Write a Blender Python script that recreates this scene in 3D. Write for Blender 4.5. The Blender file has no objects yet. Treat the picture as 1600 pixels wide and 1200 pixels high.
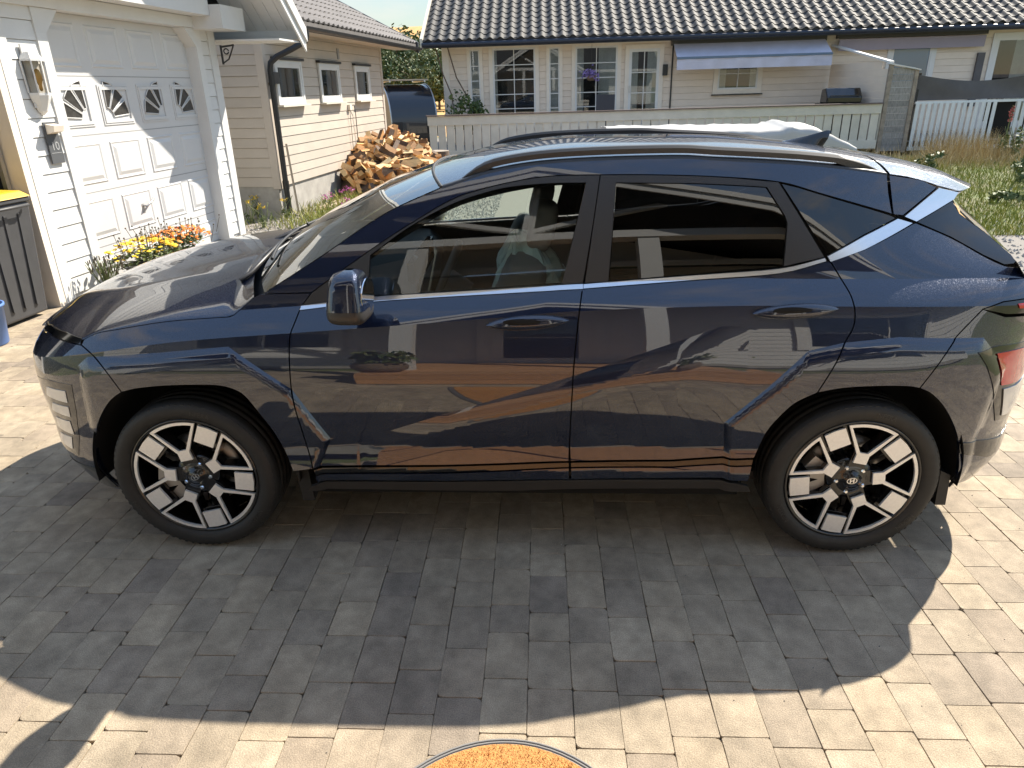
import bpy, bmesh, math, random
import numpy as np
from mathutils import Vector, Matrix
random.seed(7); RNG = np.random.default_rng(7)
SC = bpy.context.scene
COL = SC.collection

# ------------------------------------------------------------------ camera, sky, sun, exposure
# X runs along the parked car (rear = +X), Y away from the photographer, Z up. Metres.
F_PX, PITCH, ROLL, YAW = 1088.18, 23.098, -0.956, -2.499
CAM = np.array([0.091, -3.331, 1.804])
def cam_axes():
    p, r, y = np.radians([PITCH, ROLL, YAW])
    fw = np.array([np.sin(y)*np.cos(p), np.cos(y)*np.cos(p), -np.sin(p)])
    rt = np.array([np.cos(y), -np.sin(y), 0]); up = np.cross(rt, fw)
    return np.cos(r)*rt+np.sin(r)*up, -np.sin(r)*rt+np.cos(r)*up, fw
RT, UP, FW = cam_axes()
cd = bpy.data.cameras.new('camera'); cam = bpy.data.objects.new('camera', cd); COL.objects.link(cam)
cd.sensor_width = 36; cd.lens = 36*F_PX/1600; cd.clip_start = .05; cd.clip_end = 3000
cam.matrix_world = Matrix(((RT[0], UP[0], -FW[0], CAM[0]), (RT[1], UP[1], -FW[1], CAM[1]), (RT[2], UP[2], -FW[2], CAM[2]), (0, 0, 0, 1)))
SC.camera = cam
SUN_TO = Vector((.72, .755, 1.0)).normalized()           # direction towards the sun
el = math.asin(SUN_TO.z); az = math.atan2(SUN_TO.x, SUN_TO.y)
w = bpy.data.worlds.new('World'); SC.world = w; w.use_nodes = True
nt = w.node_tree; bg = nt.nodes['Background']
sky = nt.nodes.new('ShaderNodeTexSky'); sky.sky_type = 'NISHITA'; sky.sun_disc = False
sky.sun_elevation = el; sky.sun_rotation = az; sky.air_density = 1.0; sky.dust_density = .1; sky.ozone_density = 2.0
# thin fair-weather cloud all over the sky
tc = nt.nodes.new('ShaderNodeTexCoord'); mp = nt.nodes.new('ShaderNodeMapping'); mp.inputs['Scale'].default_value = (1, 1, 3.2)
nz = nt.nodes.new('ShaderNodeTexNoise'); nz.inputs['Scale'].default_value = 2.6; nz.inputs['Detail'].default_value = 7; nz.inputs['Roughness'].default_value = .58
rp = nt.nodes.new('ShaderNodeValToRGB'); rp.color_ramp.elements[0].position = .52; rp.color_ramp.elements[1].position = .72
rp.color_ramp.elements[1].color = (.75, .75, .75, 1)
mx = nt.nodes.new('ShaderNodeMixRGB'); mx.inputs[2].default_value = (2.0, 2.08, 2.2, 1)
nt.links.new(tc.outputs['Generated'], mp.inputs['Vector']); nt.links.new(mp.outputs[0], nz.inputs['Vector'])
nt.links.new(nz.outputs['Fac'], rp.inputs['Fac']); nt.links.new(rp.outputs['Color'], mx.inputs['Fac'])
# even out the sky's range: c / (1 + luminance / 0.9)
bw = nt.nodes.new('ShaderNodeRGBToBW'); dv = nt.nodes.new('ShaderNodeMath'); dv.operation = 'DIVIDE'; dv.inputs[1].default_value = .9
ad1 = nt.nodes.new('ShaderNodeMath'); ad1.operation = 'ADD'; ad1.inputs[1].default_value = 1.0; rc_ = nt.nodes.new('ShaderNodeMath'); rc_.operation = 'DIVIDE'; rc_.inputs[0].default_value = 2.35
vs = nt.nodes.new('ShaderNodeVectorMath'); vs.operation = 'SCALE'
nt.links.new(sky.outputs['Color'], bw.inputs[0]); nt.links.new(bw.outputs[0], dv.inputs[0]); nt.links.new(dv.outputs[0], ad1.inputs[0]); nt.links.new(ad1.outputs[0], rc_.inputs[1])
nt.links.new(sky.outputs['Color'], vs.inputs[0]); nt.links.new(rc_.outputs[0], vs.inputs['Scale']); nt.links.new(vs.outputs[0], mx.inputs[1]); wb = nt.nodes.new('ShaderNodeMixRGB'); wb.blend_type = 'MULTIPLY'; wb.inputs[0].default_value = 1; wb.inputs[2].default_value = (1.10, .975, .83, 1)   # the camera's warm daylight balance
nt.links.new(mx.outputs[0], wb.inputs[1]); nt.links.new(wb.outputs[0], bg.inputs['Color'])
bg.inputs['Strength'].default_value = .15
sd = bpy.data.lights.new('sun', 'SUN'); sd.energy = 3.4; sd.angle = math.radians(.53); sd.color = (1, .92, .79)
sun = bpy.data.objects.new('sun', sd); COL.objects.link(sun); sun.rotation_euler = SUN_TO.to_track_quat('Z', 'Y').to_euler()
SC.view_settings.view_transform = 'Standard'; SC.view_settings.look = 'None'; SC.view_settings.gamma = 1
SC.view_settings.exposure = 1.68; SC.view_settings.use_curve_mapping = False
SC.render.engine = 'CYCLES'; SC.cycles.max_bounces = 8; SC.cycles.transparent_max_bounces = 14; SC.cycles.caustics_reflective = False; SC.cycles.caustics_refractive = False

# ------------------------------------------------------------------ pixel -> place (photo is 1600 x 1200)
def pray(px, py): return FW+RT*((px-800)/F_PX)+UP*((600-py)/F_PX)
def on_plane(px, py, P0, n):
    d = pray(px, py); P0 = np.array(P0, float); n = np.array(n, float)
    return CAM+d*(((P0-CAM)@n)/(d@n))
def on_ground(px, py, z=0.0): return on_plane(px, py, (0, 0, z), (0, 0, 1))
def on_y(px, py, y): return on_plane(px, py, (0, y, 0), (0, 1, 0))

# ------------------------------------------------------------------ mesh helpers
class MB:
    def __init__(s): s.v = []; s.f = []; s.sm = []
    def add(s, vs, fs, smooth=False):
        o = len(s.v); s.v += [tuple(map(float, p)) for p in vs]; s.f += [tuple(o+i for i in f) for f in fs]; s.sm += [smooth]*len(fs); return s
    def box(s, a, b, M=None):
        (x0, y0, z0), (x1, y1, z1) = a, b
        vs = [(x0, y0, z0), (x1, y0, z0), (x1, y1, z0), (x0, y1, z0), (x0, y0, z1), (x1, y0, z1), (x1, y1, z1), (x0, y1, z1)]
        if M is not None: vs = [tuple(M @ Vector(p)) for p in vs]
        return s.add(vs, [(0, 3, 2, 1), (4, 5, 6, 7), (0, 1, 5, 4), (1, 2, 6, 5), (2, 3, 7, 6), (3, 0, 4, 7)])
    def beam(s, p, q, w, h, up=(0, 0, 1)):
        p, q = Vector(p), Vector(q); d = (q-p).normalized(); u = Vector(up); r = d.cross(u)
        if r.length < 1e-4: r = d.cross(Vector((1, 0, 0)))
        r.normalize(); u = r.cross(d)
        vs = [e+r*(a*w/2)+u*(b*h/2) for e in (p, q) for a, b in ((-1, -1), (1, -1), (1, 1), (-1, 1))]
        return s.add(vs, [(3, 2, 1, 0), (4, 5, 6, 7), (0, 1, 5, 4), (1, 2, 6, 5), (2, 3, 7, 6), (3, 0, 4, 7)])
    def tube(s, pts, r, n=8, cap=True):
        pts = [Vector(p) for p in pts]; rs = r if isinstance(r, (list, tuple)) else [r]*len(pts)
        vs = []; fs = []; prev = None
        for i, p in enumerate(pts):
            d = (pts[min(i+1, len(pts)-1)]-pts[max(i-1, 0)]).normalized()
            if prev is None: prev = d.orthogonal().normalized()
            a = (prev-d*prev.dot(d)).normalized(); prev = a; b = d.cross(a)
            vs += [p+(a*math.cos(2*math.pi*k/n)+b*math.sin(2*math.pi*k/n))*rs[i] for k in range(n)]
        for i in range(len(pts)-1):
            fs += [(i*n+k, i*n+(k+1) % n, (i+1)*n+(k+1) % n, (i+1)*n+k) for k in range(n)]
        s.add(vs, fs, True)
        if cap: s.add(vs[:n], [tuple(range(n-1, -1, -1))]); s.add(vs[-n:], [tuple(range(n))])
        return s
    def lathe(s, prof, n=32, M=None, closed=False, smooth=True):
        # prof: (radius, height) pairs turned about local Z
        vs = [(r*math.cos(2*math.pi*k/n), r*math.sin(2*math.pi*k/n), h) for r, h in prof for k in range(n)]
        if M is not None: vs = [tuple(M @ Vector(p)) for p in vs]
        m = len(prof); fs = [(i*n+k, i*n+(k+1) % n, ((i+1) % m)*n+(k+1) % n, ((i+1) % m)*n+k) for i in range(m if closed else m-1) for k in range(n)]
        return s.add(vs, fs, smooth)
    def prism(s, poly, d, M=None):
        # poly: 2-D outline (u, v) at w = 0 pushed to w = d, local axes u, v, w
        n = len(poly); vs = [(u, v, 0) for u, v in poly]+[(u, v, d) for u, v in poly]
        if M is not None: vs = [tuple(M @ Vector(p)) for p in vs]
        return s.add(vs, [tuple(range(n-1, -1, -1)), tuple(range(n, 2*n))]+[(i, (i+1) % n, n+(i+1) % n, n+i) for i in range(n)])
    def grid(s, P, smooth=True, flip=False):
        P = np.asarray(P, float); a, b = P.shape[:2]
        fs = [(i*b+j, i*b+j+1, (i+1)*b+j+1, (i+1)*b+j) for i in range(a-1) for j in range(b-1)]
        if flip: fs = [f[::-1] for f in fs]
        return s.add(P.reshape(-1, 3), fs, smooth)
    def mesh(s, name):
        me = bpy.data.meshes.new(name); me.from_pydata(s.v, [], s.f)
        me.polygons.foreach_set('use_smooth', s.sm); me.update(); return me
    def obj(s, name, m=None, parent=None, recalc=False):
        me = s.mesh(name)
        if recalc:
            bm = bmesh.new(); bm.from_mesh(me); bmesh.ops.recalc_face_normals(bm, faces=bm.faces[:]); bm.to_mesh(me); bm.free()
        return link(name, me, m, parent)
def link(name, me, m=None, parent=None):
    o = bpy.data.objects.new(name, me); COL.objects.link(o)
    if m is not None and me is not None and not me.materials: me.materials.append(m)
    if parent is not None: o.parent = parent
    return o
def tag(o, label, cat, group=None):
    o['label'] = label; o['category'] = cat
    if group: o['group'] = group
    return o
def thing(name, label, cat, loc=(0, 0, 0), rot=(0, 0, 0), group=None):
    o = bpy.data.objects.new(name, None); COL.objects.link(o); o.location = loc; o.rotation_euler = rot; o.empty_display_size = .1
    return tag(o, label, cat, group)
def copy_tree(o, parent=None):
    c = o.copy(); COL.objects.link(c)
    if parent is not None: c.parent = parent
    for ch in list(o.children): copy_tree(ch, c)
    return c
def bevel(o, w, seg=1):
    b = o.modifiers.new('bevel', 'BEVEL'); b.width = w; b.segments = seg; b.limit_method = 'ANGLE'; return o
def text_mesh(body, size, depth=0.0):
    c = bpy.data.curves.new('lettering', 'FONT'); c.body = body; c.size = size; c.extrude = depth; c.align_x = 'CENTER'; c.align_y = 'CENTER'
    o = bpy.data.objects.new('lettering', c); COL.objects.link(o); bpy.context.view_layer.update()
    me = bpy.data.meshes.new_from_object(o.evaluated_get(bpy.context.evaluated_depsgraph_get()))
    bpy.data.objects.remove(o); return me

# ------------------------------------------------------------------ materials
MATS = {}
def mat(name, col, rough=.5, metal=0., var=0., nscale=8., namt=0., bump=0., bscale=60., coat=0., col2=None, stretch=None, spec=None, island=False, ramp=None, detail=5, speck=0., sscale=350.):
    m = bpy.data.materials.new(name); m.use_nodes = True; MATS[name] = m; t = m.node_tree; N = t.nodes; L = t.links
    b = N['Principled BSDF']; b.inputs['Roughness'].default_value = rough; b.inputs['Metallic'].default_value = metal
    b.inputs['Coat Weight'].default_value = coat; b.inputs['Coat Roughness'].default_value = .03
    if spec is not None: b.inputs['Specular IOR Level'].default_value = spec
    rgb = N.new('ShaderNodeRGB'); rgb.outputs[0].default_value = (*col, 1); out = rgb.outputs[0]
    tcn = N.new('ShaderNodeTexCoord'); vec = tcn.outputs['Object']
    if stretch:
        mpn = N.new('ShaderNodeMapping'); mpn.inputs['Scale'].default_value = stretch; L.new(vec, mpn.inputs[0]); vec = mpn.outputs[0]
    rnd = None
    if var or ramp:
        oi = N.new('ShaderNodeObjectInfo'); rnd = oi.outputs['Random']
        if island:
            g = N.new('ShaderNodeNewGeometry'); ad = N.new('ShaderNodeMath'); ad.operation = 'ADD'; L.new(rnd, ad.inputs[0]); L.new(g.outputs['Random Per Island'], ad.inputs[1])
            fr = N.new('ShaderNodeMath'); fr.operation = 'FRACT'; L.new(ad.outputs[0], fr.inputs[0]); rnd = fr.outputs[0]
    if ramp:
        cr = N.new('ShaderNodeValToRGB'); e = cr.color_ramp.elements
        while len(e) < len(ramp): e.new(.5)
        for i, (p, c) in enumerate(ramp): e[i].position = p; e[i].color = (*c, 1)
        L.new(rnd, cr.inputs[0]); out = cr.outputs[0]
    if namt or col2:
        n = N.new('ShaderNodeTexNoise'); n.inputs['Scale'].default_value = nscale; n.inputs['Detail'].default_value = detail; n.inputs['Roughness'].default_value = .6; L.new(vec, n.inputs['Vector'])
        if rnd is not None:
            n.noise_dimensions = '4D'; mu = N.new('ShaderNodeMath'); mu.operation = 'MULTIPLY'; mu.inputs[1].default_value = 37; L.new(rnd, mu.inputs[0]); L.new(mu.outputs[0], n.inputs['W'])
        if col2:
            r2 = N.new('ShaderNodeValToRGB'); r2.color_ramp.elements[0].position = .40; r2.color_ramp.elements[1].position = .62; L.new(n.outputs['Fac'], r2.inputs[0])
            x = N.new('ShaderNodeMixRGB'); L.new(r2.outputs[0], x.inputs[0]); L.new(out, x.inputs[1]); x.inputs[2].default_value = (*col2, 1); out = x.outputs[0]
        if namt:
            mr = N.new('ShaderNodeMapRange'); mr.inputs['From Min'].default_value = .3; mr.inputs['From Max'].default_value = .7; mr.inputs['To Min'].default_value = 1-namt; mr.inputs['To Max'].default_value = 1+namt; L.new(n.outputs['Fac'], mr.inputs[0])
            x = N.new('ShaderNodeMixRGB'); x.blend_type = 'MULTIPLY'; x.inputs[0].default_value = 1; L.new(out, x.inputs[1]); L.new(mr.outputs[0], x.inputs[2]); out = x.outputs[0]
    if var and not ramp:
        mr = N.new('ShaderNodeMapRange'); mr.inputs['To Min'].default_value = 1-var; mr.inputs['To Max'].default_value = 1+var; L.new(rnd, mr.inputs[0])
        x = N.new('ShaderNodeMixRGB'); x.blend_type = 'MULTIPLY'; x.inputs[0].default_value = 1; L.new(out, x.inputs[1]); L.new(mr.outputs[0], x.inputs[2]); out = x.outputs[0]
    if speck:
        n3 = N.new('ShaderNodeTexNoise'); n3.inputs['Scale'].default_value = sscale; n3.inputs['Detail'].default_value = 2; L.new(vec, n3.inputs['Vector'])
        mr = N.new('ShaderNodeMapRange'); mr.inputs['From Min'].default_value = .35; mr.inputs['From Max'].default_value = .65; mr.inputs['To Min'].default_value = 1-speck; mr.inputs['To Max'].default_value = 1+speck; L.new(n3.outputs['Fac'], mr.inputs[0])
        x = N.new('ShaderNodeMixRGB'); x.blend_type = 'MULTIPLY'; x.inputs[0].default_value = 1; L.new(out, x.inputs[1]); L.new(mr.outputs[0], x.inputs[2]); out = x.outputs[0]
    L.new(out, b.inputs['Base Color'])
    if bump:
        n2 = N.new('ShaderNodeTexNoise'); n2.inputs['Scale'].default_value = bscale; n2.inputs['Detail'].default_value = 4; L.new(vec, n2.inputs['Vector'])
        bp = N.new('ShaderNodeBump'); bp.inputs['Strength'].default_value = bump; bp.inputs['Distance'].default_value = .01; L.new(n2.outputs['Fac'], bp.inputs['Height']); L.new(bp.outputs[0], b.inputs['Normal'])
    return m
def glass(name, tint, refl=1.0, ior=1.52):
    m = bpy.data.materials.new(name); m.use_nodes = True; MATS[name] = m; t = m.node_tree; N = t.nodes; N.remove(N['Principled BSDF'])
    tr = N.new('ShaderNodeBsdfTransparent'); tr.inputs[0].default_value = (*tint, 1)
    gl = N.new('ShaderNodeBsdfGlossy'); gl.inputs['Roughness'].default_value = 0.0; gl.inputs[0].default_value = (refl, refl, refl, 1)
    fr = N.new('ShaderNodeFresnel'); fr.inputs[0].default_value = ior
    mu = N.new('ShaderNodeMath'); mu.operation = 'MULTIPLY'; mu.inputs[1].default_value = 1.7; mu.use_clamp = True
    mxs = N.new('ShaderNodeMixShader'); t.links.new(fr.outputs[0], mu.inputs[0]); t.links.new(mu.outputs[0], mxs.inputs[0]); t.links.new(tr.outputs[0], mxs.inputs[1]); t.links.new(gl.outputs[0], mxs.inputs[2])
    t.links.new(mxs.outputs[0], N['Material Output'].inputs[0]); return m
def paint():
    m = mat('navy_metallic_paint', (.0025, .0085, .033), rough=.32, metal=.6, coat=1.0); t = m.node_tree; N = t.nodes; b = N['Principled BSDF']
    b.inputs['Coat Roughness'].default_value = .012; b.inputs['Coat IOR'].default_value = 1.8
    tcn = N.new('ShaderNodeTexCoord'); v = N.new('ShaderNodeTexVoronoi'); v.inputs['Scale'].default_value = 900; t.links.new(tcn.outputs['Object'], v.inputs['Vector'])
    nm = N.new('ShaderNodeMixRGB'); nm.inputs[0].default_value = .16; ge = N.new('ShaderNodeNewGeometry')
    sub = N.new('ShaderNodeVectorMath'); sub.operation = 'SUBTRACT'; sub.inputs[1].default_value = (.5, .5, .5); t.links.new(v.outputs['Color'], sub.inputs[0])
    sc = N.new('ShaderNodeVectorMath'); sc.operation = 'SCALE'; sc.inputs['Scale'].default_value = .5; t.links.new(sub.outputs[0], sc.inputs[0])
    ad = N.new('ShaderNodeVectorMath'); ad.operation = 'ADD'; t.links.new(ge.outputs['Normal'], ad.inputs[0]); t.links.new(sc.outputs[0], ad.inputs[1])
    no = N.new('ShaderNodeVectorMath'); no.operation = 'NORMALIZE'; t.links.new(ad.outputs[0], no.inputs[0]); t.links.new(no.outputs[0], b.inputs['Normal'])
    # faint road dust
    n = N.new('ShaderNodeTexNoise'); n.inputs['Scale'].default_value = 3; n.inputs['Detail'].default_value = 8; t.links.new(tcn.outputs['Object'], n.inputs['Vector'])
    return m
paint()
mat('black_gloss', (.006, .006, .007), .12, coat=.6); mat('black_satin', (.035, .033, .032), .42); mat('black_plastic', (.015, .015, .016), .55, bump=.15, bscale=400)
mat('dark_void', (.004, .004, .004), .9); mat('satin_chrome', (.80, .81, .83), .30, 1.0); mat('chrome', (.85, .85, .86), .06, 1.0)
mat('polished_alloy', (.88, .87, .85), .38, .55, namt=.05, nscale=90); mat('wheel_black', (.008, .008, .009), .16, coat=.5)
mat('tyre_rubber', (.016, .0155, .015), .6, namt=.25, nscale=30, bump=.12, bscale=300); mat('tyre_letters', (.04, .038, .036), .5)
mat('brake_iron', (.32, .30, .28), .4, .9); mat('caliper_grey', (.4, .38, .36), .4, .6)
mat('interior_dark', (.03, .03, .032), .7); mat('interior_grey', (.30, .30, .30), .75); mat('seat_fabric', (.17, .17, .175), .85, bump=.2, bscale=200)
mat('lamp_red', (.55, .01, .015), .12, coat=1); mat('lamp_white', (.55, .56, .57), .22, coat=1, metal=.3); mat('lamp_grey', (.05, .052, .056), .12, coat=.5, metal=.3); mat('rubber_seal', (.02, .02, .02), .6)
glass('clear_car_glass', (.84, .91, .87)); glass('privacy_glass', (.035, .04, .045)); glass('window_pane', (.80, .82, .82), ior=1.42); glass('lamp_cover', (.8, .8, .8)); glass('lantern_glass', (.9, .86, .8), ior=1.3)
def pchip(xs,ys):
    xs=np.array(xs,float); ys=np.array(ys,float); h=np.diff(xs); d=np.diff(ys)/h
    m=np.zeros(len(xs)); m[0]=d[0]; m[-1]=d[-1]
    for i in range(1,len(xs)-1):
        if d[i-1]*d[i]>0:
            w1=2*h[i]+h[i-1]; w2=h[i]+2*h[i-1]; m[i]=(w1+w2)/(w1/d[i-1]+w2/d[i])
    def f(x):
        x=np.clip(np.asarray(x,float),xs[0],xs[-1]); i=np.clip(np.searchsorted(xs,x,side='right')-1,0,len(xs)-2)
        t=(x-xs[i])/h[i]; a=t*t*(3-2*t)
        return ys[i]*(1-a)+ys[i+1]*a+h[i]*(m[i]*t*(1-t)**2-m[i+1]*t*t*(1-t))
    return f
# ---- car side half-width S(x,z)
ZSH=pchip([-2.2,-1.9,-1.63,-1.32,-1.07,-.85,-.1,.23,.52,.85,1.21,1.65,2.2],[.78,.835,.886,.93,.95,.964,1.015,1.04,1.05,1.056,1.052,1.047,1.02])
LOW=pchip([.12,.22,.30,.345,.39],[.79,.835,.872,.890,.897])
def low(z):
    y=np.where(z<.39,LOW(z),0)
    y=np.where((z>=.39)&(z<.49),.897-.20*(z-.39),y)
    t=np.clip((z-.49)/.36,0,1)
    y=np.where(z>=.49,.877+.029*t*(2-t)-.55*np.maximum(z-.74,0)**2,y)
    return y
XF=pchip([.15,.30,.45,.60,.72,.82,.90,1.0,1.1],[-2.07,-2.14,-2.18,-2.19,-2.19,-2.17,-2.115,-2.0,-1.9])
XR=pchip([.15,.30,.45,.62,.8,.95,1.1,1.3],[2.08,2.15,2.18,2.185,2.17,2.2,2.4,2.7])
def seg(x,z,P,closed=True,wt={}):
    P=np.array(P,float); d=np.full(np.shape(x),9.); ins=np.zeros(np.shape(x),bool); n=len(P)
    for i in range(n if closed else n-1):
        a=P[i]; b=P[(i+1)%n]; ab=b-a; t=np.clip(((x-a[0])*ab[0]+(z-a[1])*ab[1])/(ab@ab),0,1)
        d=np.minimum(d,wt.get(i,1.)*np.hypot(x-a[0]-t*ab[0],z-a[1]-t*ab[1]))
        c=((a[1]>z)!=(b[1]>z)); 
        with np.errstate(divide='ignore',invalid='ignore'):
            ins^=c&(x<(b[0]-a[0])*(z-a[1])/(b[1]-a[1]+1e-12)+a[0])
    return d,ins
FLF=[(-1.62,.20),(-1.75,.55),(-1.71,.83),(-1.66,.868),(-1.09,.915),(-.865,.745),(-.745,.52),(-.80,.40),(-.80,.20)]
FLR=[(.82,.20),(.82,.44),(.80,.60),(1.075,.895),(1.20,.925),(1.40,.945),(1.72,.93),(1.85,.80),(1.80,.2)]
DC=[(-.60,.525),(-.33,.62),(.20,.795),(.55,.915),(.76,.985)]
def S(x,z):
    x=np.asarray(x,float); z=np.asarray(z,float)
    u=z-ZSH(x)
    y=np.where(u<0,low(z),0)
    ys=low(ZSH(x)); u1=.085; yb=ys-.72*u1-1.2*u1*u1; up=ys-.72*u-1.2*u*u; g=u-u1; lin=yb-.27*g-.37*g*g
    y=np.where(u>=0,np.where(u<u1,up,lin),y)
    # door diagonal crease: surface below it stands proud
    zc=np.interp(x,[p[0] for p in DC],[p[1] for p in DC]); d=(zc-z)*.92
    k=np.clip((x+.62)/.35,0,1)*np.clip((.86-x)/.25,0,1)
    y=y+k*np.where(d>0,.026*(1-np.exp(-np.maximum(d,0)/.085))*np.exp(-np.maximum(d-.06,0)/.16),0)
    # flares
    for P,A,wt in((FLF,.023,{4:2.2,5:2.2,6:2.2,7:2.2}),(FLR,.023,{0:2.2,1:2.2,2:2.2})):
        dd,ins=seg(x,z,P,True,wt); t=np.clip(np.where(ins,dd,0)/.065,0,1); y=y+A*t*(2-t)*np.where(z<.3,np.clip((z-.15)/.15,0,1),1)
    # plan taper
    xf=XF(z); t=np.clip((-1.30-x)/(-1.30-xf),0,.9995); p=3.0
    y=y-(y+.0)*(1-(1-t**p)**(1/p))
    k=np.clip((z-1.06)/.34,0,1); k=k*k*(3-2*k); y=y-.27*k*np.maximum(x-.95,0)**2
    xr=XR(z); t=np.clip((x-1.25)/(xr-1.25),0,.9995); p=3.0
    y=y-y*(1-(1-t**p)**(1/p))
    return y
# ------------------------------------------------------------------ materials of the place
mat('white_wood', (.64, .64, .63), .55, namt=.05, nscale=3, bump=.08, bscale=40, var=.02); mat('white_door_enamel', (.58, .58, .58), .38, namt=.02, nscale=4)
mat('beige_board', (.50, .44, .375), .6, namt=.06, nscale=2.5, var=.04, bump=.08, bscale=50); mat('house_board', (.70, .60, .50), .6, namt=.05, nscale=2, var=.04)
mat('cream_trim', (.74, .67, .58), .55, namt=.04); mat('concrete', (.36, .34, .31), .9, namt=.18, nscale=5, bump=.25, bscale=50); mat('dark_roof_metal', (.03, .034, .042), .45)
mat('roof_tile_dark', (.036, .034, .033), .72, namt=.25, nscale=14, var=.12, island=True, bump=.2, bscale=60); mat('roof_tile_brown', (.135, .122, .115), .7, namt=.2, nscale=12, var=.1, island=True)
mat('navy_fascia', (.016, .022, .04), .4); mat('soffit_board', (.70, .69, .67), .6, var=.03); mat('black_metal', (.015, .015, .016), .4)
mat('railing_paint', (.62, .58, .50), .6, namt=.08, nscale=4, var=.05); mat('rail_cap', (.14, .10, .085), .6, namt=.2); mat('white_railing', (.66, .69, .70), .6, var=.04, namt=.05)
mat('weathered_board', (.27, .255, .24), .85, namt=.35, nscale=9, stretch=(1, 6, 1), var=.15, bump=.3, bscale=20); mat('weathered_post', (.30, .25, .20), .85, namt=.25, nscale=8)
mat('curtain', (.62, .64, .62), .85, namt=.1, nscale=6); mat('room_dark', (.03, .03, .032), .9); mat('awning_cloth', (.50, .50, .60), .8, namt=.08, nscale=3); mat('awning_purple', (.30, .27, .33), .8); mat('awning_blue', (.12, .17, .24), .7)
mat('screen_cloth', (.10, .095, .10), .8, namt=.15, nscale=2); mat('tarp_white', (.40, .395, .38), .5, namt=.06, nscale=3); mat('caravan_blue', (.010, .013, .020), .25, coat=.6); mat('caravan_grey', (.09, .092, .095), .4)
mat('plastic_yellow', (.62, .40, .02), .45); mat('bin_grey', (.055, .056, .06), .5, namt=.1); mat('bucket_blue', (.10, .20, .48), .4); mat('bag_black', (.01, .01, .01), .3)
mat('brass_glow', (.55, .33, .10), .4, .6); mat('sign_slate', (.075, .08, .088), .6); mat('sign_print', (.35, .36, .37), .5)
mat('sky_reflection_blue', (.22, .48, .80), .7); mat('fan_glass', (.05, .047, .043), .2, namt=.3, nscale=20); mat('steel', (.5, .5, .5), .35, .9)
mat('split_wood', (.55, .30, .12), .75, namt=.22, nscale=14, stretch=(1, 6, 6), ramp=[(0, (.30, .16, .07)), (.35, (.52, .27, .10)), (.7, (.66, .40, .17)), (1, (.80, .62, .34))], bump=.3, bscale=40); mat('bark', (.13, .09, .065), .9, namt=.35, nscale=25, bump=.5, bscale=30)
mat('planed_wood', (.52, .42, .31), .75, namt=.15, nscale=8, stretch=(1, 1, 8), var=.1); mat('deck_wood', (.50, .27, .13), .6, namt=.22, nscale=6, stretch=(1, 8, 8), var=.14, bump=.15, bscale=40)
mat('gravel_bed', (.27, .245, .215), .95, namt=.35, nscale=60, bump=.6, bscale=90, col2=(.17, .155, .135)); mat('pebble', (.36, .33, .30), .8, island=True, ramp=[(0, (.20, .185, .165)), (.5, (.31, .285, .25)), (1, (.46, .43, .385))])
mat('earth', (.16, .15, .075), .95, namt=.35, nscale=1.5, bump=.5, bscale=20, col2=(.11, .135, .045)); mat('stubble', (.50, .29, .095), .95, namt=.22, nscale=.6, bump=.4, bscale=6)
mat('paver', (.3, .27, .24), .88, island=True, namt=.26, nscale=13, bump=.30, bscale=190, speck=.20, sscale=260, ramp=[(0, (.235, .193, .150)), (.16, (.300, .242, .178)), (.34, (.345, .282, .202)), (.5, (.275, .225, .168)), (.68, (.365, .294, .206)), (.84, (.31, .255, .186)), (1, (.385, .318, .230))])
_m = MATS['paver']; _t = _m.node_tree; _b = _t.nodes['Principled BSDF']; _src = _b.inputs['Base Color'].links[0].from_socket
_g = _t.nodes.new('ShaderNodeNewGeometry'); _n = _t.nodes.new('ShaderNodeTexNoise'); _n.inputs['Scale'].default_value = 1.9; _n.inputs['Detail'].default_value = 6; _n.inputs['Roughness'].default_value = .65
_r = _t.nodes.new('ShaderNodeMapRange'); _r.inputs['From Min'].default_value = .34; _r.inputs['From Max'].default_value = .62; _r.inputs['To Min'].default_value = .84; _r.inputs['To Max'].default_value = 1.12
_x = _t.nodes.new('ShaderNodeMixRGB'); _x.blend_type = 'MULTIPLY'; _x.inputs[0].default_value = 1     # old stains running across the stones
_t.links.new(_g.outputs['Position'], _n.inputs['Vector']); _t.links.new(_n.outputs['Fac'], _r.inputs[0]); _t.links.new(_src, _x.inputs[1]); _t.links.new(_r.outputs[0], _x.inputs[2]); _t.links.new(_x.outputs[0], _b.inputs['Base Color'])
mat('joint_sand', (.15, .128, .10), .95, namt=.3, nscale=60, bump=.4, bscale=150)
mat('leaf_dark', (.045, .085, .022), .6, island=True, ramp=[(0, (.022, .05, .012)), (.5, (.05, .09, .022)), (1, (.10, .14, .04))]); mat('leaf_olive', (.09, .12, .035), .6, island=True, ramp=[(0, (.045, .075, .02)), (.5, (.10, .135, .04)), (1, (.18, .19, .075))])
mat('grass_green', (.14, .17, .03), .8, island=True, ramp=[(0, (.11, .16, .02)), (.6, (.27, .28, .045)), (1, (.42, .36, .09))]); mat('grass_dry', (.46, .31, .12), .85, island=True, ramp=[(0, (.24, .17, .075)), (.5, (.40, .30, .14)), (1, (.56, .45, .26))])
mat('petal_yellow', (.75, .50, .02), .6); mat('petal_orange', (.72, .20, .015), .6); mat('petal_pink', (.62, .14, .45), .6); mat('petal_violet', (.25, .18, .45), .6); mat('seed_head', (.10, .085, .06), .9); mat('weed_red', (.45, .12, .11), .8)
mat('coir', (.52, .25, .08), .95, namt=.25, nscale=60, bump=.7, bscale=220); mat('mat_rubber', (.20, .195, .19), .7); mat('wicker', (.17, .12, .08), .8, namt=.3, nscale=30); mat('film', (.55, .68, .66), .18)

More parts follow.
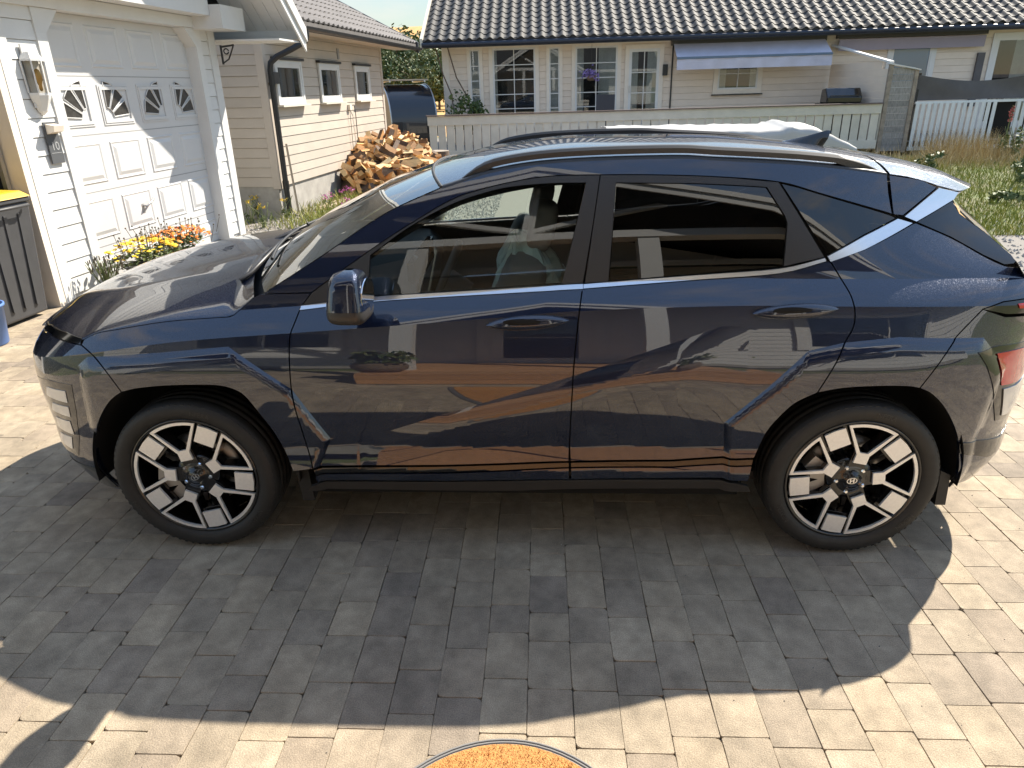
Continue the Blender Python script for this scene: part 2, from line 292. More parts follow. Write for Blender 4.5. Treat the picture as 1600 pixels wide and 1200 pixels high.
# ------------------------------------------------------------------ ground, gravel, paving
def flat(name, pts, z, m, kind='structure'):
    b = MB(); b.add([(x, y, z) for x, y in pts], [tuple(range(len(pts)))]); o = b.obj(name, MATS[m]); o['kind'] = kind; return o
flat('ground', [(-600, -500), (600, -500), (600, 900), (-600, 900)], -.06, 'earth')
flat('gravel_yard', [(-4.6, 3.3), (14, 3.3), (14, 16.6), (-2.4, 16.6), (-2.4, 26), (-7, 26), (-4.6, 12)], -.045, 'gravel_bed')
PX0, PX1, PY0, PY1 = -4.75, 5.2, -4.3, 3.5
paving = flat('paving', [(PX0, PY0), (PX1, PY0), (PX1, PY1), (PX0, PY1)], -.010, 'joint_sand')
LEN = (.2115, .2115, .2115, .1785, .143)
def paver_mesh(l, k):
    w_ = .1446; rg = random.Random(k*13+int(l*1e4)); n = []
    # outline with chipped, wavy edges and one or two rounded corners
    P = []
    cs = [(-w_/2, -l/2), (w_/2, -l/2), (w_/2, l/2), (-w_/2, l/2)]
    for i, (cx, cy) in enumerate(cs):
        r = .003+.006*rg.random() if rg.random() < .85 else .018
        nx, ny = cs[(i+1) % 4]; px_, py_ = cs[i-1]
        d1 = Vector((px_-cx, py_-cy)).normalized(); d2 = Vector((nx-cx, ny-cy)).normalized(); c = Vector((cx, cy))
        P += [c+d1*r, c+(d1+d2)*r*.30, c+d2*r]
        for t in (.33, .66): P.append(c+(Vector((nx, ny))-c)*t+Vector((rg.uniform(-.0011, .0007), rg.uniform(-.0011, .0007))))
    m_ = len(P); b = MB(); top = [(p.x*.984, p.y*(1-.0024/l), 0) for p in P]; mid = [(p.x, p.y, -.0022) for p in P]; bot = [(p.x, p.y, -.03) for p in P]
    b.add(top+mid+bot, [tuple(range(m_))]+[(i, i+m_, (i+1) % m_+m_, (i+1) % m_) for i in range(m_)]+[(i+m_, i+2*m_, (i+1) % m_+2*m_, (i+1) % m_+m_) for i in range(m_)])
    return b
PMB = {(l, k): paver_mesh(l, k) for l in set(LEN) for k in range(5)}
PME = {}
for key, b in PMB.items():
    me = b.mesh('paver'); me.materials.append(MATS['paver']); PME[key] = me
cells = []
ncol = int((PX1-PX0)/.1455)
for c in range(ncol):
    x = PX0+.0727+c*.1455; y = PY0+random.uniform(0, .2)
    while y < PY1-.1:
        l = random.choice(LEN); cells.append((x+random.uniform(-.0012, .0012), y+l/2, l, random.randrange(5))); y += l+.0012
def seen(cx, cy):
    v = np.array([cx, cy, 0])-CAM; z = v@FW; u = 800+F_PX*(v@RT)/z; q_ = 600-F_PX*(v@UP)/z
    if not (-20 < u < 1620 and 560 < q_ < 1220): return 0
    if abs(cx) < 2.1 and cy > -.55: return 0
    return (F_PX/z)**2
vis = sorted(cells, key=lambda c: -seen(c[0], c[1])); NV = 300
rest = MB()
for i, (x, y, l, k) in enumerate(vis):
    zt = random.gauss(0, .0006); ry = random.gauss(0, .0022); rx = random.gauss(0, .002); fl = random.choice((0, math.pi))
    if i < NV and seen(x, y) > 0:
        o = link('paver', PME[(l, k)], None, paving); o.location = (x, y, zt); o.rotation_euler = (rx, ry, fl+random.gauss(0, .004))
    else:
        M_ = Matrix.Translation((x, y, zt))@Matrix.Rotation(fl, 4, 'Z')@Matrix.Rotation(rx, 4, 'X')@Matrix.Rotation(ry, 4, 'Y'); b = PMB[(l, k)]
        rest.add([tuple(M_@Vector(p)) for p in b.v], b.f)
o = rest.obj('far_pavers', MATS['paver'], paving); o['kind'] = 'stuff'
b = MB(); rg = random.Random(8)
for i in range(420):
    x, y = rg.uniform(-2.6, 2.6), rg.uniform(-2.3, .2); s_ = rg.uniform(.0012, .0034); a = rg.uniform(0, 6.28); c, d = math.cos(a)*s_, math.sin(a)*s_
    b.add([(x+c, y+d, 0), (x-d, y+c, 0), (x-c, y-d, 0), (x+d, y-c, 0), (x, y, s_*1.2)], [(0, 1, 4), (1, 2, 4), (2, 3, 4), (3, 0, 4)])
o = b.obj('grit', MATS['pebble'], paving); o['kind'] = 'stuff'
# doormat
dm = thing('doormat', 'half-round orange coir doormat with grey rubber rim on the paving', 'doormat', (-.005, -2.42, 0))
arc = [(.47*math.cos(t), .585*math.sin(t)) for t in np.linspace(0, math.pi, 33)]; arc2 = [(.435*math.cos(t), .55*math.sin(t)+.012) for t in np.linspace(0, math.pi, 33)]
MB().prism(arc, .012).obj('rubber_rim', MATS['mat_rubber'], dm, recalc=True)
b = MB()
for k in range(3): b.tube([((.452+.009*k-.009)*math.cos(t), (.567+.009*k-.009)*math.sin(t)+.005, .013) for t in np.linspace(0, math.pi, 40)], .0035, 6)
b.obj('rim_rib', MATS['mat_rubber'], dm)
MB().prism(arc2, .019).obj('coir_pad', MATS['coir'], dm, recalc=True)
b = MB()
for k in range(7000):
    t = random.uniform(0, math.pi); r = math.sqrt(random.random()); x = .43*r*math.cos(t); y = .54*r*math.sin(t)+.013
    if y < .2: continue
    dx, dy = random.uniform(-.006, .006), random.uniform(-.006, .006); b.add([(x-.0011, y, .018), (x+.0011, y, .018), (x+dx, y+dy, .018+random.uniform(.004, .011))], [(0, 1, 2)])
o = b.obj('coir_fibre', MATS['coir'], dm); o['kind'] = 'stuff'

# ------------------------------------------------------------------ wall helpers: local X = out of the wall, local Y = along it, Z up
def boards(root, a0, a1, z0, z1, pitch, m, name='wall_board', out=0.0, th=.020, zs=None):
    b = MB(); b.add([(out, a0, 0), (out+th, a0, .003), (out+th*.55, a0, pitch-.004), (out, a0, pitch-.004), (out, a1, 0), (out+th, a1, .003), (out+th*.55, a1, pitch-.004), (out, a1, pitch-.004)],
                    [(0, 1, 2, 3), (7, 6, 5, 4), (0, 4, 5, 1), (1, 5, 6, 2), (2, 6, 7, 3), (3, 7, 4, 0)])
    me = b.mesh(name); me.materials.append(MATS[m]); z = z0
    while z < z1-.02:
        o = link(name, me, None, root); o.location.z = z; z += pitch
def bx(root, name, o0, o1, a0, a1, z0, z1, m): return MB().box((o0, a0, z0), (o1, a1, z1)).obj(name, MATS[m], root)
def window(root, a0, a1, z0, z1, cols, rows, out=.024, frame='white_wood', casing='cream_trim', cw=.09, fw=.05, back='room_dark', curt=None, sill=None, pane='window_pane', name='window'):
    b = MB(); c = cw
    for q in ((a0-c, a1+c, z1, z1+c), (a0-c, a0, z0-c, z1), (a1, a1+c, z0-c, z1), (a0, a1, z0-c, z0)): b.box((out, q[0], q[2]), (out+.03, q[1], q[3]))
    w_ = b.obj(name, MATS[casing], root)
    b = MB()
    for q in ((a0, a1, z1-fw, z1), (a0, a1, z0, z0+fw), (a0, a0+fw, z0+fw, z1-fw), (a1-fw, a1, z0+fw, z1-fw)): b.box((out-.005, q[0], q[2]), (out+.022, q[1], q[3]))
    b.obj('sash', MATS[frame], w_)
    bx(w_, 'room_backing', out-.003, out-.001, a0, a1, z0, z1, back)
    if curt:
        for u0, u1 in curt:
            P = [[(out+.0012+.0009*math.sin(t*3.1*(u1-u0)*9), a0+(a1-a0)*(u0+(u1-u0)*t), z) for t in np.linspace(0, 1, 40)] for z in (z0, z1)]
            MB().grid(P, True).obj('curtain', MATS['curtain'], w_)
    aa = np.linspace(a0+fw, a1-fw, cols+1); zz = np.linspace(z0+fw, z1-fw, rows+1)
    for i in range(cols):
        for j in range(rows): bx(w_, 'pane', out+.003, out+.007, aa[i]+.004, aa[i+1]-.004, zz[j]+.004, zz[j+1]-.004, pane)
    if cols*rows > 1:
        b = MB()
        for a in aa[1:-1]: b.box((out+.001, a-.012, z0+fw), (out+.017, a+.012, z1-fw))
        for z in zz[1:-1]: b.box((out+.0015, a0+fw, z-.012), (out+.0165, a1-fw, z+.012))
        b.obj('glazing_bar', MATS[frame], w_)
    if sill: bx(w_, 'sill', out+.0005, out+.10, a0-c-.03, a1+c+.03, z0-c-.035, z0-c-.003, sill)
    return w_
def root_at(name, label, cat, loc, rz, tilt=0.0, group=None):
    r = thing(name, label, cat, loc, (0, 0, 0), group); r.rotation_euler = (Matrix.Rotation(-tilt, 4, 'Y')@Matrix.Rotation(rz, 4, 'Z')).to_euler(); return r

# ------------------------------------------------------------------ white garage at the left
GA = -math.atan(.1); G0 = (-4.0, 6.18, 0)
gar = root_at('garage', 'white boarded double garage with panelled door and wide gable overhang', 'garage', G0, GA)
WW = 'white_wood'
boards(gar, -3.30, -2.952, .06, 2.48, .1555, WW); boards(gar, -.30, -.13, .04, 2.48, .1555, WW)
bx(gar, 'corner_board', -.10, .032, -.128, .022, 0, 2.55, WW)
bx(gar, 'corner_board', -.02, .034, -3.42, -3.302, .0, 2.48, WW); bx(gar, 'jamb_board', -.16, .030, -3.50, -3.423, 0, 2.48, 'cream_trim')
bx(gar, 'wall_core', -.18, -.002, -3.42, -2.86, 0, 2.5, WW); bx(gar, 'wall_core', -.18, -.002, -.33, -.002, 0, 2.5, WW)
bx(gar, 'door_casing', -.14, .030, -2.95, -2.83, 0, 2.30, WW); bx(gar, 'door_casing', -.14, .030, -.42, -.302, 0, 2.30, WW)
for a, s in ((-2.83, 1), (-.42, -1)):   # chamfered upper corners
    b = MB(); b.add([(o, a-s*.12, 2.30) for o in (-.14, .030)]+[(o, a, 2.30) for o in (-.14, .030)]+[(o, a+s*.20, 2.50) for o in (-.14, .030)]+[(o, a+s*.06, 2.50) for o in (-.14, .030)]+[(o, a-s*.12, 2.50) for o in (-.14, .030)], [(0, 2, 4, 6, 8), (1, 3, 5, 7, 9), (0, 1, 3, 2), (2, 3, 5, 4), (4, 5, 9, 8), (8, 9, 1, 0)]); b.obj('corner_brace', MATS[WW], gar, recalc=True)
bx(gar, 'head_beam', -.14, .05, -6.2, -.02, 2.503, 2.62, WW)
bx(gar, 'gable_box', .0, .28, -6.2, -.45, 2.625, 2.90, WW); bx(gar, 'gable_box_end', -.05, .42, -.447, .10, 2.49, 2.74, WW)
boards(gar, -6.2, .1, 2.905, 4.3, .1555, WW, out=.02)
# inside of the garage
bx(gar, 'rear_wall', -6.0, -5.9, -6.2, 0, 0, 2.6, 'interior_grey'); bx(gar, 'far_wall', -6.0, -.19, -.12, -.02, 0, 2.5, WW); bx(gar, 'loft_floor', -6.0, -.19, -6.2, -.02, 2.52, 2.58, 'interior_grey')
bx(gar, 'near_wall', -6.0, 0, -6.4, -6.25, 0, 2.6, WW); bx(gar, 'garage_floor', -6.0, -.10, -6.2, -.13, -.02, .006, 'concrete'); bx(gar, 'dividing_wall', -5.8, -.19, -3.3, -3.2, 0, 2.5, 'interior_dark')
bx(gar, 'door_track', -.15, -.11, -3.56, -3.52, 0, 2.4, 'steel')
# sectional door: raised panels, each a part
DO = -.125; rows = [2.50, 1.965, 1.432, .898, .364, .01]; cols = np.linspace(-2.83, -.33, 5)
gd = bx(gar, 'garage_door', DO-.04, DO, -2.85, -.31, 0, 2.5, 'white_door_enamel')
def raised(a0, a1, z0, z1):
    b = MB(); e = [(DO, 0), (DO+.010, .014), (DO+.004, .030), (DO+.004, .040), (DO+.016, .075)]
    R_ = [[(o, a0+i, z0+i), (o, a1-i, z0+i), (o, a1-i, z1-i), (o, a0+i, z1-i)] for o, i in e]
    for r0, r1 in zip(R_[:-1], R_[1:]): b.add(r0+r1, [(k, (k+1) % 4, 4+(k+1) % 4, 4+k) for k in range(4)])
    b.add(R_[-1], [(0, 1, 2, 3)]); return b.obj('raised_panel', MATS['white_door_enamel'], gd)
for r in range(5):
    zt, zb = rows[r], rows[r+1]
    if r: bx(gd, 'section_joint', DO-.001, DO+.0015, -2.85, -.31, zt-.004, zt+.004, 'interior_grey')
    for c in range(4):
        a0, a1, z0, z1 = cols[c]+.07, cols[c+1]-.07, zb+.075, zt-.075
        if z1-z0 < .2: continue
        if r != 1: raised(a0, a1, z0, z1); continue
        b = MB()
        for i, (o, w_) in enumerate(((.008, .018), (.014, .03))):
            j = .02*i
            for q in ((a0+j, a1-j, z0+j, z0+j+w_), (a0+j, a1-j, z1-j-w_, z1-j), (a0+j, a0+j+w_, z0+j+w_, z1-j-w_), (a1-j-w_, a1-j, z0+j+w_, z1-j-w_)): b.box((DO-.001, q[0], q[2]), (DO+o, q[1], q[3]))
        fr = b.obj('window_surround', MATS['white_door_enamel'], gd)
        lo = c % 2 == 0; ca = a1-.07 if lo else a0+.07; cz = z0+.07; sg = -1 if lo else 1
        for k in range(3):
            t0, t1 = math.radians(4+k*29), math.radians(4+k*29+24); ri, ro = .10, .345
            pts = [(ri*math.cos(t0), ri*math.sin(t0))]+[(ro*math.cos(t), ro*math.sin(t)) for t in np.linspace(t0, t1, 6)]+[(ri*math.cos(t1), ri*math.sin(t1))]
            b = MB(); b.add([(DO+.006, ca+sg*p, cz+q) for p, q in pts], [tuple(range(len(pts)))]); b.obj('fan_pane', MATS['fan_glass'], fr)
            b = MB(); loop = pts+[pts[0]]; b.tube([(DO+.008, ca+sg*p, cz+q) for p, q in loop], .0065, 5); b.obj('fan_bar', MATS['white_door_enamel'], fr)
hd = MB(); hd.tube([(DO+.02, -1.83, .66), (DO+.06, -1.83, .655), (DO+.06, -1.74, .69), (DO+.06, -1.69, .72)], .011, 8); hd.box((DO+.002, -1.86, .585), (DO+.02, -1.82, .68)); hd.obj('door_handle', MATS['steel'], gd)
# roof with 0.9 m gable overhang: far eave at along .7, z 2.40
SL = .86; EA, EZ = .70, 2.40; RA = -3.2; RZ = EZ+(EA-RA)*SL
def roofpt(o, a, dz=0): return (o, a, EZ+(EA-a)*SL+dz if a > RA else EZ+(EA-(2*RA-a))*SL+dz)
for side in (0, 1):
    f = (lambda a: a) if side == 0 else (lambda a: 2*RA-a)
    b = MB(); b.add([roofpt(.90, f(EA), .10), roofpt(-6.2, f(EA), .10), roofpt(-6.2, f(RA), .10), roofpt(.90, f(RA), .10), roofpt(.90, f(EA), .16), roofpt(-6.2, f(EA), .16), roofpt(-6.2, f(RA), .16), roofpt(.90, f(RA), .16)], [(0, 1, 2, 3), (4, 5, 6, 7), (0, 1, 5, 4), (1, 2, 6, 5), (2, 3, 7, 6), (3, 0, 4, 7)]); b.obj('roof_slope', MATS['roof_tile_dark'], gar, recalc=True)
    for k in range(6):
        o0 = .02+k*.145; b = MB(); b.add([roofpt(o0+d, f(a), z) for z in (.075, .098) for a in (EA-.02, RA) for d in ((0, .14) if a == EA-.02 else (.14, 0))], [(0, 1, 2, 3), (4, 5, 6, 7), (0, 1, 5, 4), (1, 2, 6, 5), (2, 3, 7, 6), (3, 0, 4, 7)]); b.obj('soffit_board', MATS['soffit_board'], gar, recalc=True)
    for o0, h0, h1 in ((.903, -.10, .17), (.93, .02, .185)):
        b = MB(); b.add([roofpt(o0+d, f(a), h) for h in (h0, h1) for a in (EA+.03, RA) for d in ((0, .024) if a == EA+.03 else (.024, 0))], [(0, 1, 2, 3), (4, 5, 6, 7), (0, 1, 5, 4), (1, 2, 6, 5), (2, 3, 7, 6), (3, 0, 4, 7)]); b.obj('barge_board', MATS[WW], gar, recalc=True)
b = MB(); b.box((-6.2, EA-.06, EZ+.02), (.90, EA-.02, EZ+.14)); b.obj('eaves_fascia', MATS[WW], gar)
b = MB(); b.box((-6.2, .03, EZ-.02), (.88, EA-.07, EZ+.0)); b.obj('eaves_soffit', MATS['soffit_board'], gar)
# lantern, house number plate, bracket
LW = [tuple(Matrix.Translation(G0)@Matrix.Rotation(GA, 4, 'Z')@Vector((.03, a, z))) for a, z in ((-3.11, 1.80), (-3.08, 1.45))]
la = thing('wall_lantern', 'white half-lantern with clear panes and amber bulb on the garage wall', 'wall lamp', LW[0], (0, 0, GA))
hx = lambda r, z: [(max(0, r*math.cos(t)), r*math.sin(t), z) for t in np.linspace(-math.pi/2, math.pi/2, 5)]
def halfloft(levels): return MB().grid([hx(r, z) for r, z in levels], False)
bx(la, 'back_plate', 0, .014, -.075, .075, -.10, .40, WW)
halfloft([(.012, -.16), (.045, -.13), (.09, -.03), (.10, 0), (.10, .02)]).obj('lantern_base', MATS[WW], la); halfloft([(.11, .27), (.108, .285), (.07, .34), (.02, .37), (.0, .372)]).obj('lantern_cap', MATS[WW], la)
for t in np.linspace(-math.pi/2, math.pi/2, 5): MB().beam((.098*math.cos(t), .098*math.sin(t), .02), (.105*math.cos(t), .105*math.sin(t), .27), .012, .012).obj('lantern_bar', MATS[WW], la)
halfloft([(.092, .021), (.098, .269)]).obj('lantern_pane', MATS['lantern_glass'], la)
b = MB(); b.lathe([(0, .03), (.014, .04), (.014, .08), (.026, .12), (.030, .16), (.018, .20), (0, .215)], 12, Matrix.Translation((.045, 0, 0))); b.obj('bulb', MATS['brass_glow'], la)
sg = thing('house_number_plate', 'slate grey number plate with small solar light below the lantern', 'sign', LW[1], (0, 0, GA))
bx(sg, 'plate', 0, .012, -.075, .075, -.22, .13, 'sign_slate')
b = MB(); b.add([(.012, -.06, .03), (.012, .06, .03), (.085, .06, .05), (.085, -.06, .05), (.012, -.06, .115), (.012, .06, .115), (.10, .06, .10), (.10, -.06, .10)], [(0, 1, 2, 3), (4, 5, 6, 7), (0, 1, 5, 4), (1, 2, 6, 5), (2, 3, 7, 6), (3, 0, 4, 7)]); b.obj('solar_lamp', MATS['cream_trim'], sg, recalc=True)
for z, bdy, sz in ((-.075, '10', .10),):
    me = text_mesh(bdy, sz, .001); me.transform(Matrix.Translation((.0135, 0, z))@Matrix.Rotation(math.pi/2, 4, 'Z')@Matrix.Rotation(math.pi/2, 4, 'X')); me.materials.append(MATS['sign_print']); link('number', me, None, sg)
bx(sg, 'rule', .012, .0135, -.06, .06, -.132, -.128, 'sign_print')
c = Matrix.Translation(G0)@Matrix.Rotation(GA, 4, 'Z')@Vector((.10, .03, 2.22)); br = thing('hanging_bracket', 'black scrolled iron bracket on the garage corner', 'bracket', c)
b = MB(); b.box((-.02, 0, -.10), (0, .02, .12)); b.beam((0, .01, .10), (.16, .01, .12), .02, .02); b.tube([(0, .01, -.08), (.07, .01, -.04), (.12, .01, .05), (.15, .01, .11)], .009, 6); b.obj('scroll', MATS['black_metal'], br)
b = MB(); b.tube([(.05+.03*math.cos(t), .01, .05+.03*math.sin(t)) for t in np.linspace(0, 6, 14)], .008, 6); b.obj('curl', MATS['black_metal'], br)
# bins in the second opening
def wpt(a, o, z=0): return tuple(Matrix.Translation(G0)@Matrix.Rotation(GA, 4, 'Z')@Vector((o, a, z)))
wb = thing('wheelie_bin', 'dark grey wheelie bin with yellow lid inside the open garage', 'bin', wpt(-3.92, -.16), (0, 0, GA))
b = MB(); b.add([(-.25, -.24, .03), (.22, -.24, .03), (.22, .24, .03), (-.25, .24, .03), (-.36, -.29, .98), (.28, -.29, .98), (.28, .29, .98), (-.36, .29, .98)], [(0, 3, 2, 1), (4, 5, 6, 7), (0, 1, 5, 4), (1, 2, 6, 5), (2, 3, 7, 6), (3, 0, 4, 7)]); bevel(b.obj('bin_body', MATS['bin_grey'], wb), .02, 2)
b = MB(); b.box((-.38, -.30, .98), (.295, .30, 1.02)); bevel(b.obj('bin_rim', MATS['bin_grey'], wb), .01)
b = MB(); b.add([(-.38, -.30, 1.02), (.31, -.30, 1.02), (.31, .30, 1.02), (-.38, .30, 1.02), (-.34, -.26, 1.08), (.25, -.26, 1.07), (.25, .26, 1.07), (-.34, .26, 1.08)], [(4, 5, 6, 7), (0, 1, 5, 4), (1, 2, 6, 5), (2, 3, 7, 6), (3, 0, 4, 7), (0, 3, 2, 1)]); bevel(b.obj('bin_lid', MATS['plastic_yellow'], wb), .012, 2)
MB().tube([(.30, -.22, .95), (.345, -.20, .96), (.345, .20, .96), (.30, .22, .95)], .013, 8).obj('bin_handle', MATS['bin_grey'], wb)
for y in (-.15, 0, .15): MB().beam((.236, y*.85, .12), (.278, y, .90), .03, .012, (1, 0, 0)).obj('bin_rib', MATS['bin_grey'], wb)
for y in (-.2, .2): b = MB(); b.lathe([(0, -.02), (.09, -.02), (.1, 0), (.09, .02), (0, .02)], 16, Matrix.Translation((-.25, y, .10))@Matrix.Rotation(math.pi/2, 4, 'X')); b.obj('bin_wheel', MATS['black_plastic'], wb)
bb = thing('bucket', 'blue plastic bucket standing by the wheelie bin', 'bucket', wpt(-4.50, .22)); b = MB(); b.lathe([(0, .004), (.12, .004), (.125, .01), (.155, .30), (.165, .30), (.165, .32), (.15, .32), (.12, .02), (0, .02)], 28); b.obj('bucket_wall', MATS['bucket_blue'], bb)
b = MB(); b.tube([(0, .16*math.cos(t), .31-.12*math.sin(t)) for t in np.linspace(0, math.pi, 13)], .004, 6); b.obj('bucket_handle', MATS['steel'], bb)
gb = thing('rubbish_bag', 'black shiny rubbish bag slumped between bucket and bin', 'bag', wpt(-4.30, -.02)); P = []
for a in np.linspace(0, math.pi, 12): P.append([((.15+.015*math.sin(5*t+a*3))*math.sin(a)*math.cos(t), (.13+.02*math.sin(3*t))*math.sin(a)*math.sin(t), .15-.15*math.cos(a)) for t in np.linspace(0, 2*math.pi, 21)])
MB().grid(P, True).obj('bag_body', MATS['bag_black'], gb)
MB().tube([(0, 0, .29), (.01, 0, .34), (.03, .01, .37)], [.03, .015, .03], 8).obj('bag_knot', MATS['bag_black'], gb)

# ------------------------------------------------------------------ beige outbuilding behind the garage
S0 = (-3.95, 7.65, 0); sb = root_at('outbuilding', 'beige boarded outbuilding with three small windows and brown tiled roof', 'building', S0, GA)
bx(sb, 'foundation', -3.9, -.012, .01, 5.62, -.05, .43, 'concrete'); boards(sb, .10, 5.55, .43, 2.66, .1435, 'beige_board')
bx(sb, 'corner_board', -.09, .03, 0, .10, .40, 2.68, 'beige_board'); bx(sb, 'corner_board', -.09, .03, 5.55, 5.65, .40, 2.72, 'beige_board'); bx(sb, 'wall_core', -3.9, -.003, .02, 5.6, .43, 2.6, 'beige_board')
b = MB(); b.add([(-3.9, -.0, 0), (-.092, -.0, 0), (-.092, -.018, .003), (-3.9, -.018, .003), (-3.9, 0, .1395), (-.092, 0, .1395), (-.092, -.01, .1395), (-3.9, -.01, .1395)], [(0, 1, 2, 3), (4, 7, 6, 5), (3, 2, 6, 7), (1, 5, 6, 2), (0, 3, 7, 4)]); em = b.mesh('wall_board'); em.materials.append(MATS['beige_board'])
for k in range(16): link('wall_board', em, None, sb).location = (0, .018, .43+k*.1435)
for a0, a1 in ((.36, 1.24), (2.07, 2.92), (3.86, 4.64)):
    w_ = window(sb, a0, a1, 1.66, 2.18, 1, 1, casing=WW, cw=.055, fw=.05, curt=[(0, .35), (.72, 1)] if a0 > 1 else None); bx(w_, 'drip_cap', .02, .09, a0-.09, a1+.09, 2.237, 2.275, 'black_metal'); bx(w_, 'sill', .0245, .13, a0-.08, a1+.08, 1.575, 1.602, 'railing_paint')
# roof: eave 0.5 m out at z 2.70, rising to the left
RS = .50
def sr(o, a, dz=0): return (o, a, 2.70+(.52-o)*RS+dz)
b = MB(); b.add([sr(.52, .30, -.03), sr(.52, 6.85, -.03), sr(-4.2, 6.85, -.03), sr(-4.2, .30, -.03), sr(.52, .30, .03), sr(.52, 6.85, .03), sr(-4.2, 6.85, .03), sr(-4.2, .30, .03)], [(0, 1, 2, 3), (4, 7, 6, 5), (0, 4, 5, 1), (1, 5, 6, 2), (2, 6, 7, 3), (3, 7, 4, 0)]); b.obj('roof_deck', MATS['dark_roof_metal'], sb, recalc=True)
bx(sb, 'eaves_soffit', .0, .50, .30, 6.80, 2.625, 2.655, 'beige_board'); bx(sb, 'eaves_fascia', .50, .525, .30, 6.85, 2.61, 2.74, 'roof_tile_brown')
def tile(w_, l, amp, seg=6):
    # interlocking roof tile: S-shaped across, local X across, local Y down the slope (length l), Z out of the roof
    b = MB(); prof = [(w_*(i/seg-.5), amp*(.5-.5*math.cos(2*math.pi*(i/seg)))**1.6) for i in range(seg+1)]
    P = [[(x, y, z+h) for x, z in prof] for y, h in ((-l/2, 0), (l/2, .022))]; b.grid(P, True, True)
    b.add([(x, l/2, z+.022) for x, z in prof]+[(x, l/2, z-.012) for x, z in prof], [(i, i+1, seg+2+i, seg+1+i) for i in range(seg)]); return b
tm = tile(.205, .36, .032); tme = tm.mesh('roof_tile'); tme.materials.append(MATS['roof_tile_brown']); th_ = math.atan(RS); rest = MB()
for i in range(11):
    for j in range(32):
        o = .50-.16*math.cos(th_)-i*.335*math.cos(th_); a = .42+j*.203
        M_ = Matrix.Translation(sr(o, a, .045))@Matrix.Rotation(th_, 4, 'Y')@Matrix.Rotation(-math.pi/2, 4, 'Z')
        if i < 6: q_ = link('roof_tile', tme, None, sb); q_.matrix_local = M_
        else: rest.add([tuple(M_@Vector(p)) for p in tm.v], tm.f, True)
o = rest.obj('upper_roof_tiles', MATS['roof_tile_brown'], sb); o['kind'] = 'stuff'
b = MB(); b.add([sr(.56, 6.78, .10), sr(.56, 6.90, .10), sr(-4.2, 6.90, .10), sr(-4.2, 6.78, .10), sr(.56, 6.78, -.12), sr(.56, 6.90, -.12), sr(-4.2, 6.90, -.12), sr(-4.2, 6.78, -.12)], [(0, 1, 2, 3), (4, 7, 6, 5), (0, 4, 5, 1), (1, 5, 6, 2), (2, 6, 7, 3), (3, 7, 4, 0)]); b.obj('verge_board', MATS['dark_roof_metal'], sb, recalc=True)
b = MB(); P = [[(.585+.06*math.cos(t), a, 2.665+.06*math.sin(t)) for t in np.linspace(math.pi, 2*math.pi, 9)] for a in (.28, 6.9)]; b.grid(P, True); P = [[(.585+.052*math.cos(t), a, 2.666+.052*math.sin(t)) for t in np.linspace(math.pi, 2*math.pi, 9)] for a in (.28, 6.9)]; b.grid(P, True, True); b.obj('gutter', MATS['black_metal'], sb)
b = MB(); b.tube([(.585, .36, 2.62), (.585, .355, 2.54), (.57, .33, 2.47), (.42, .20, 2.37), (.20, .10, 2.26), (.11, .06, 2.18), (.095, .05, 2.08), (.095, .05, 1.0), (.095, .05, .42), (.10, .05, .03)], .042, 12); b.tube([(.095, .05, .52), (.095, .05, .40)], .050, 12); b.tube([(.095, .05, 1.92), (.095, .05, 1.88)], .050, 12); b.obj('downpipe', MATS['black_metal'], sb)
bx(sb, 'meter_box', .02, .09, .16, .34, 1.90, 2.06, 'black_satin'); bx(sb, 'vent_grille', .018, .034, 3.02, 3.10, 2.32, 2.50, 'interior_grey'); bx(sb, 'socket_box', .018, .07, 3.30, 3.40, 1.44, 1.54, 'cream_trim')
b = MB(); b.tube([(.06, 3.40, 1.52), (.07, 3.52, 1.53), (.06, 3.60, 1.40), (.05, 3.62, 1.0), (.06, 3.60, .5)], .008, 6); b.tube([(.05, 3.32, 1.44), (.045, 3.32, .6)], .005, 5); b.obj('cable', MATS['black_plastic'], sb)
ps = thing('wooden_post', 'thin upright timber leaning on the outbuilding by the downpipe', 'post', tuple(Matrix.Translation(S0)@Matrix.Rotation(GA, 4, 'Z')@Vector((.13, .30, 0)))); MB().beam((0, 0, 0), (-.05, -.02, 1.05), .06, .03).obj('post_timber', MATS['planed_wood'], ps)
for k in range(3):
    b = MB(); b.box((-.05, -1.0, 0), (.05, 1.0, .025)); o = b.obj('loose_plank', MATS['planed_wood']); o.location = tuple(Matrix.Translation(S0)@Matrix.Rotation(GA, 4, 'Z')@Vector((.25+.13*k, 1.75+.1*k, -.04+.012*(k % 2)))); o.rotation_euler = (0, 0, GA+.03*k)
    tag(o, 'weathered loose plank lying on gravel along the outbuilding foundation', 'plank', 'loose planks beside the firewood')

# ------------------------------------------------------------------ the house across the yard
TL_ = .0125; HY = 19.5; hs = root_at('house', 'long beige boarded house with dark tiled roof and many white windows', 'house', (0, HY, 0), -math.pi/2, TL_)
def hp(px, py, y=HY):
    p = on_y(px, py, y); return float(p[0]), float(p[2]-TL_*p[0])
def hrect(x0, y0, x1, y1, y=HY):
    a, b_ = hp(x0, (y0+y1)/2, y), hp(x1, (y0+y1)/2, y); c, d = hp((x0+x1)/2, y0, y), hp((x0+x1)/2, y1, y); return a[0], b_[0], d[1], c[1]
HB = 'house_board'
boards(hs, -2.70, 16.2, .25, 3.05, .178, HB); bx(hs, 'wall_core', -5.8, -.003, -2.68, 16.2, .0, 3.0, HB); bx(hs, 'corner_board', -.10, .03, -2.80, -2.60, .2, 3.02, 'cream_trim')
bx(hs, 'trim_board', .0, .035, -2.6, 4.2, 2.90, 3.03, 'cream_trim')
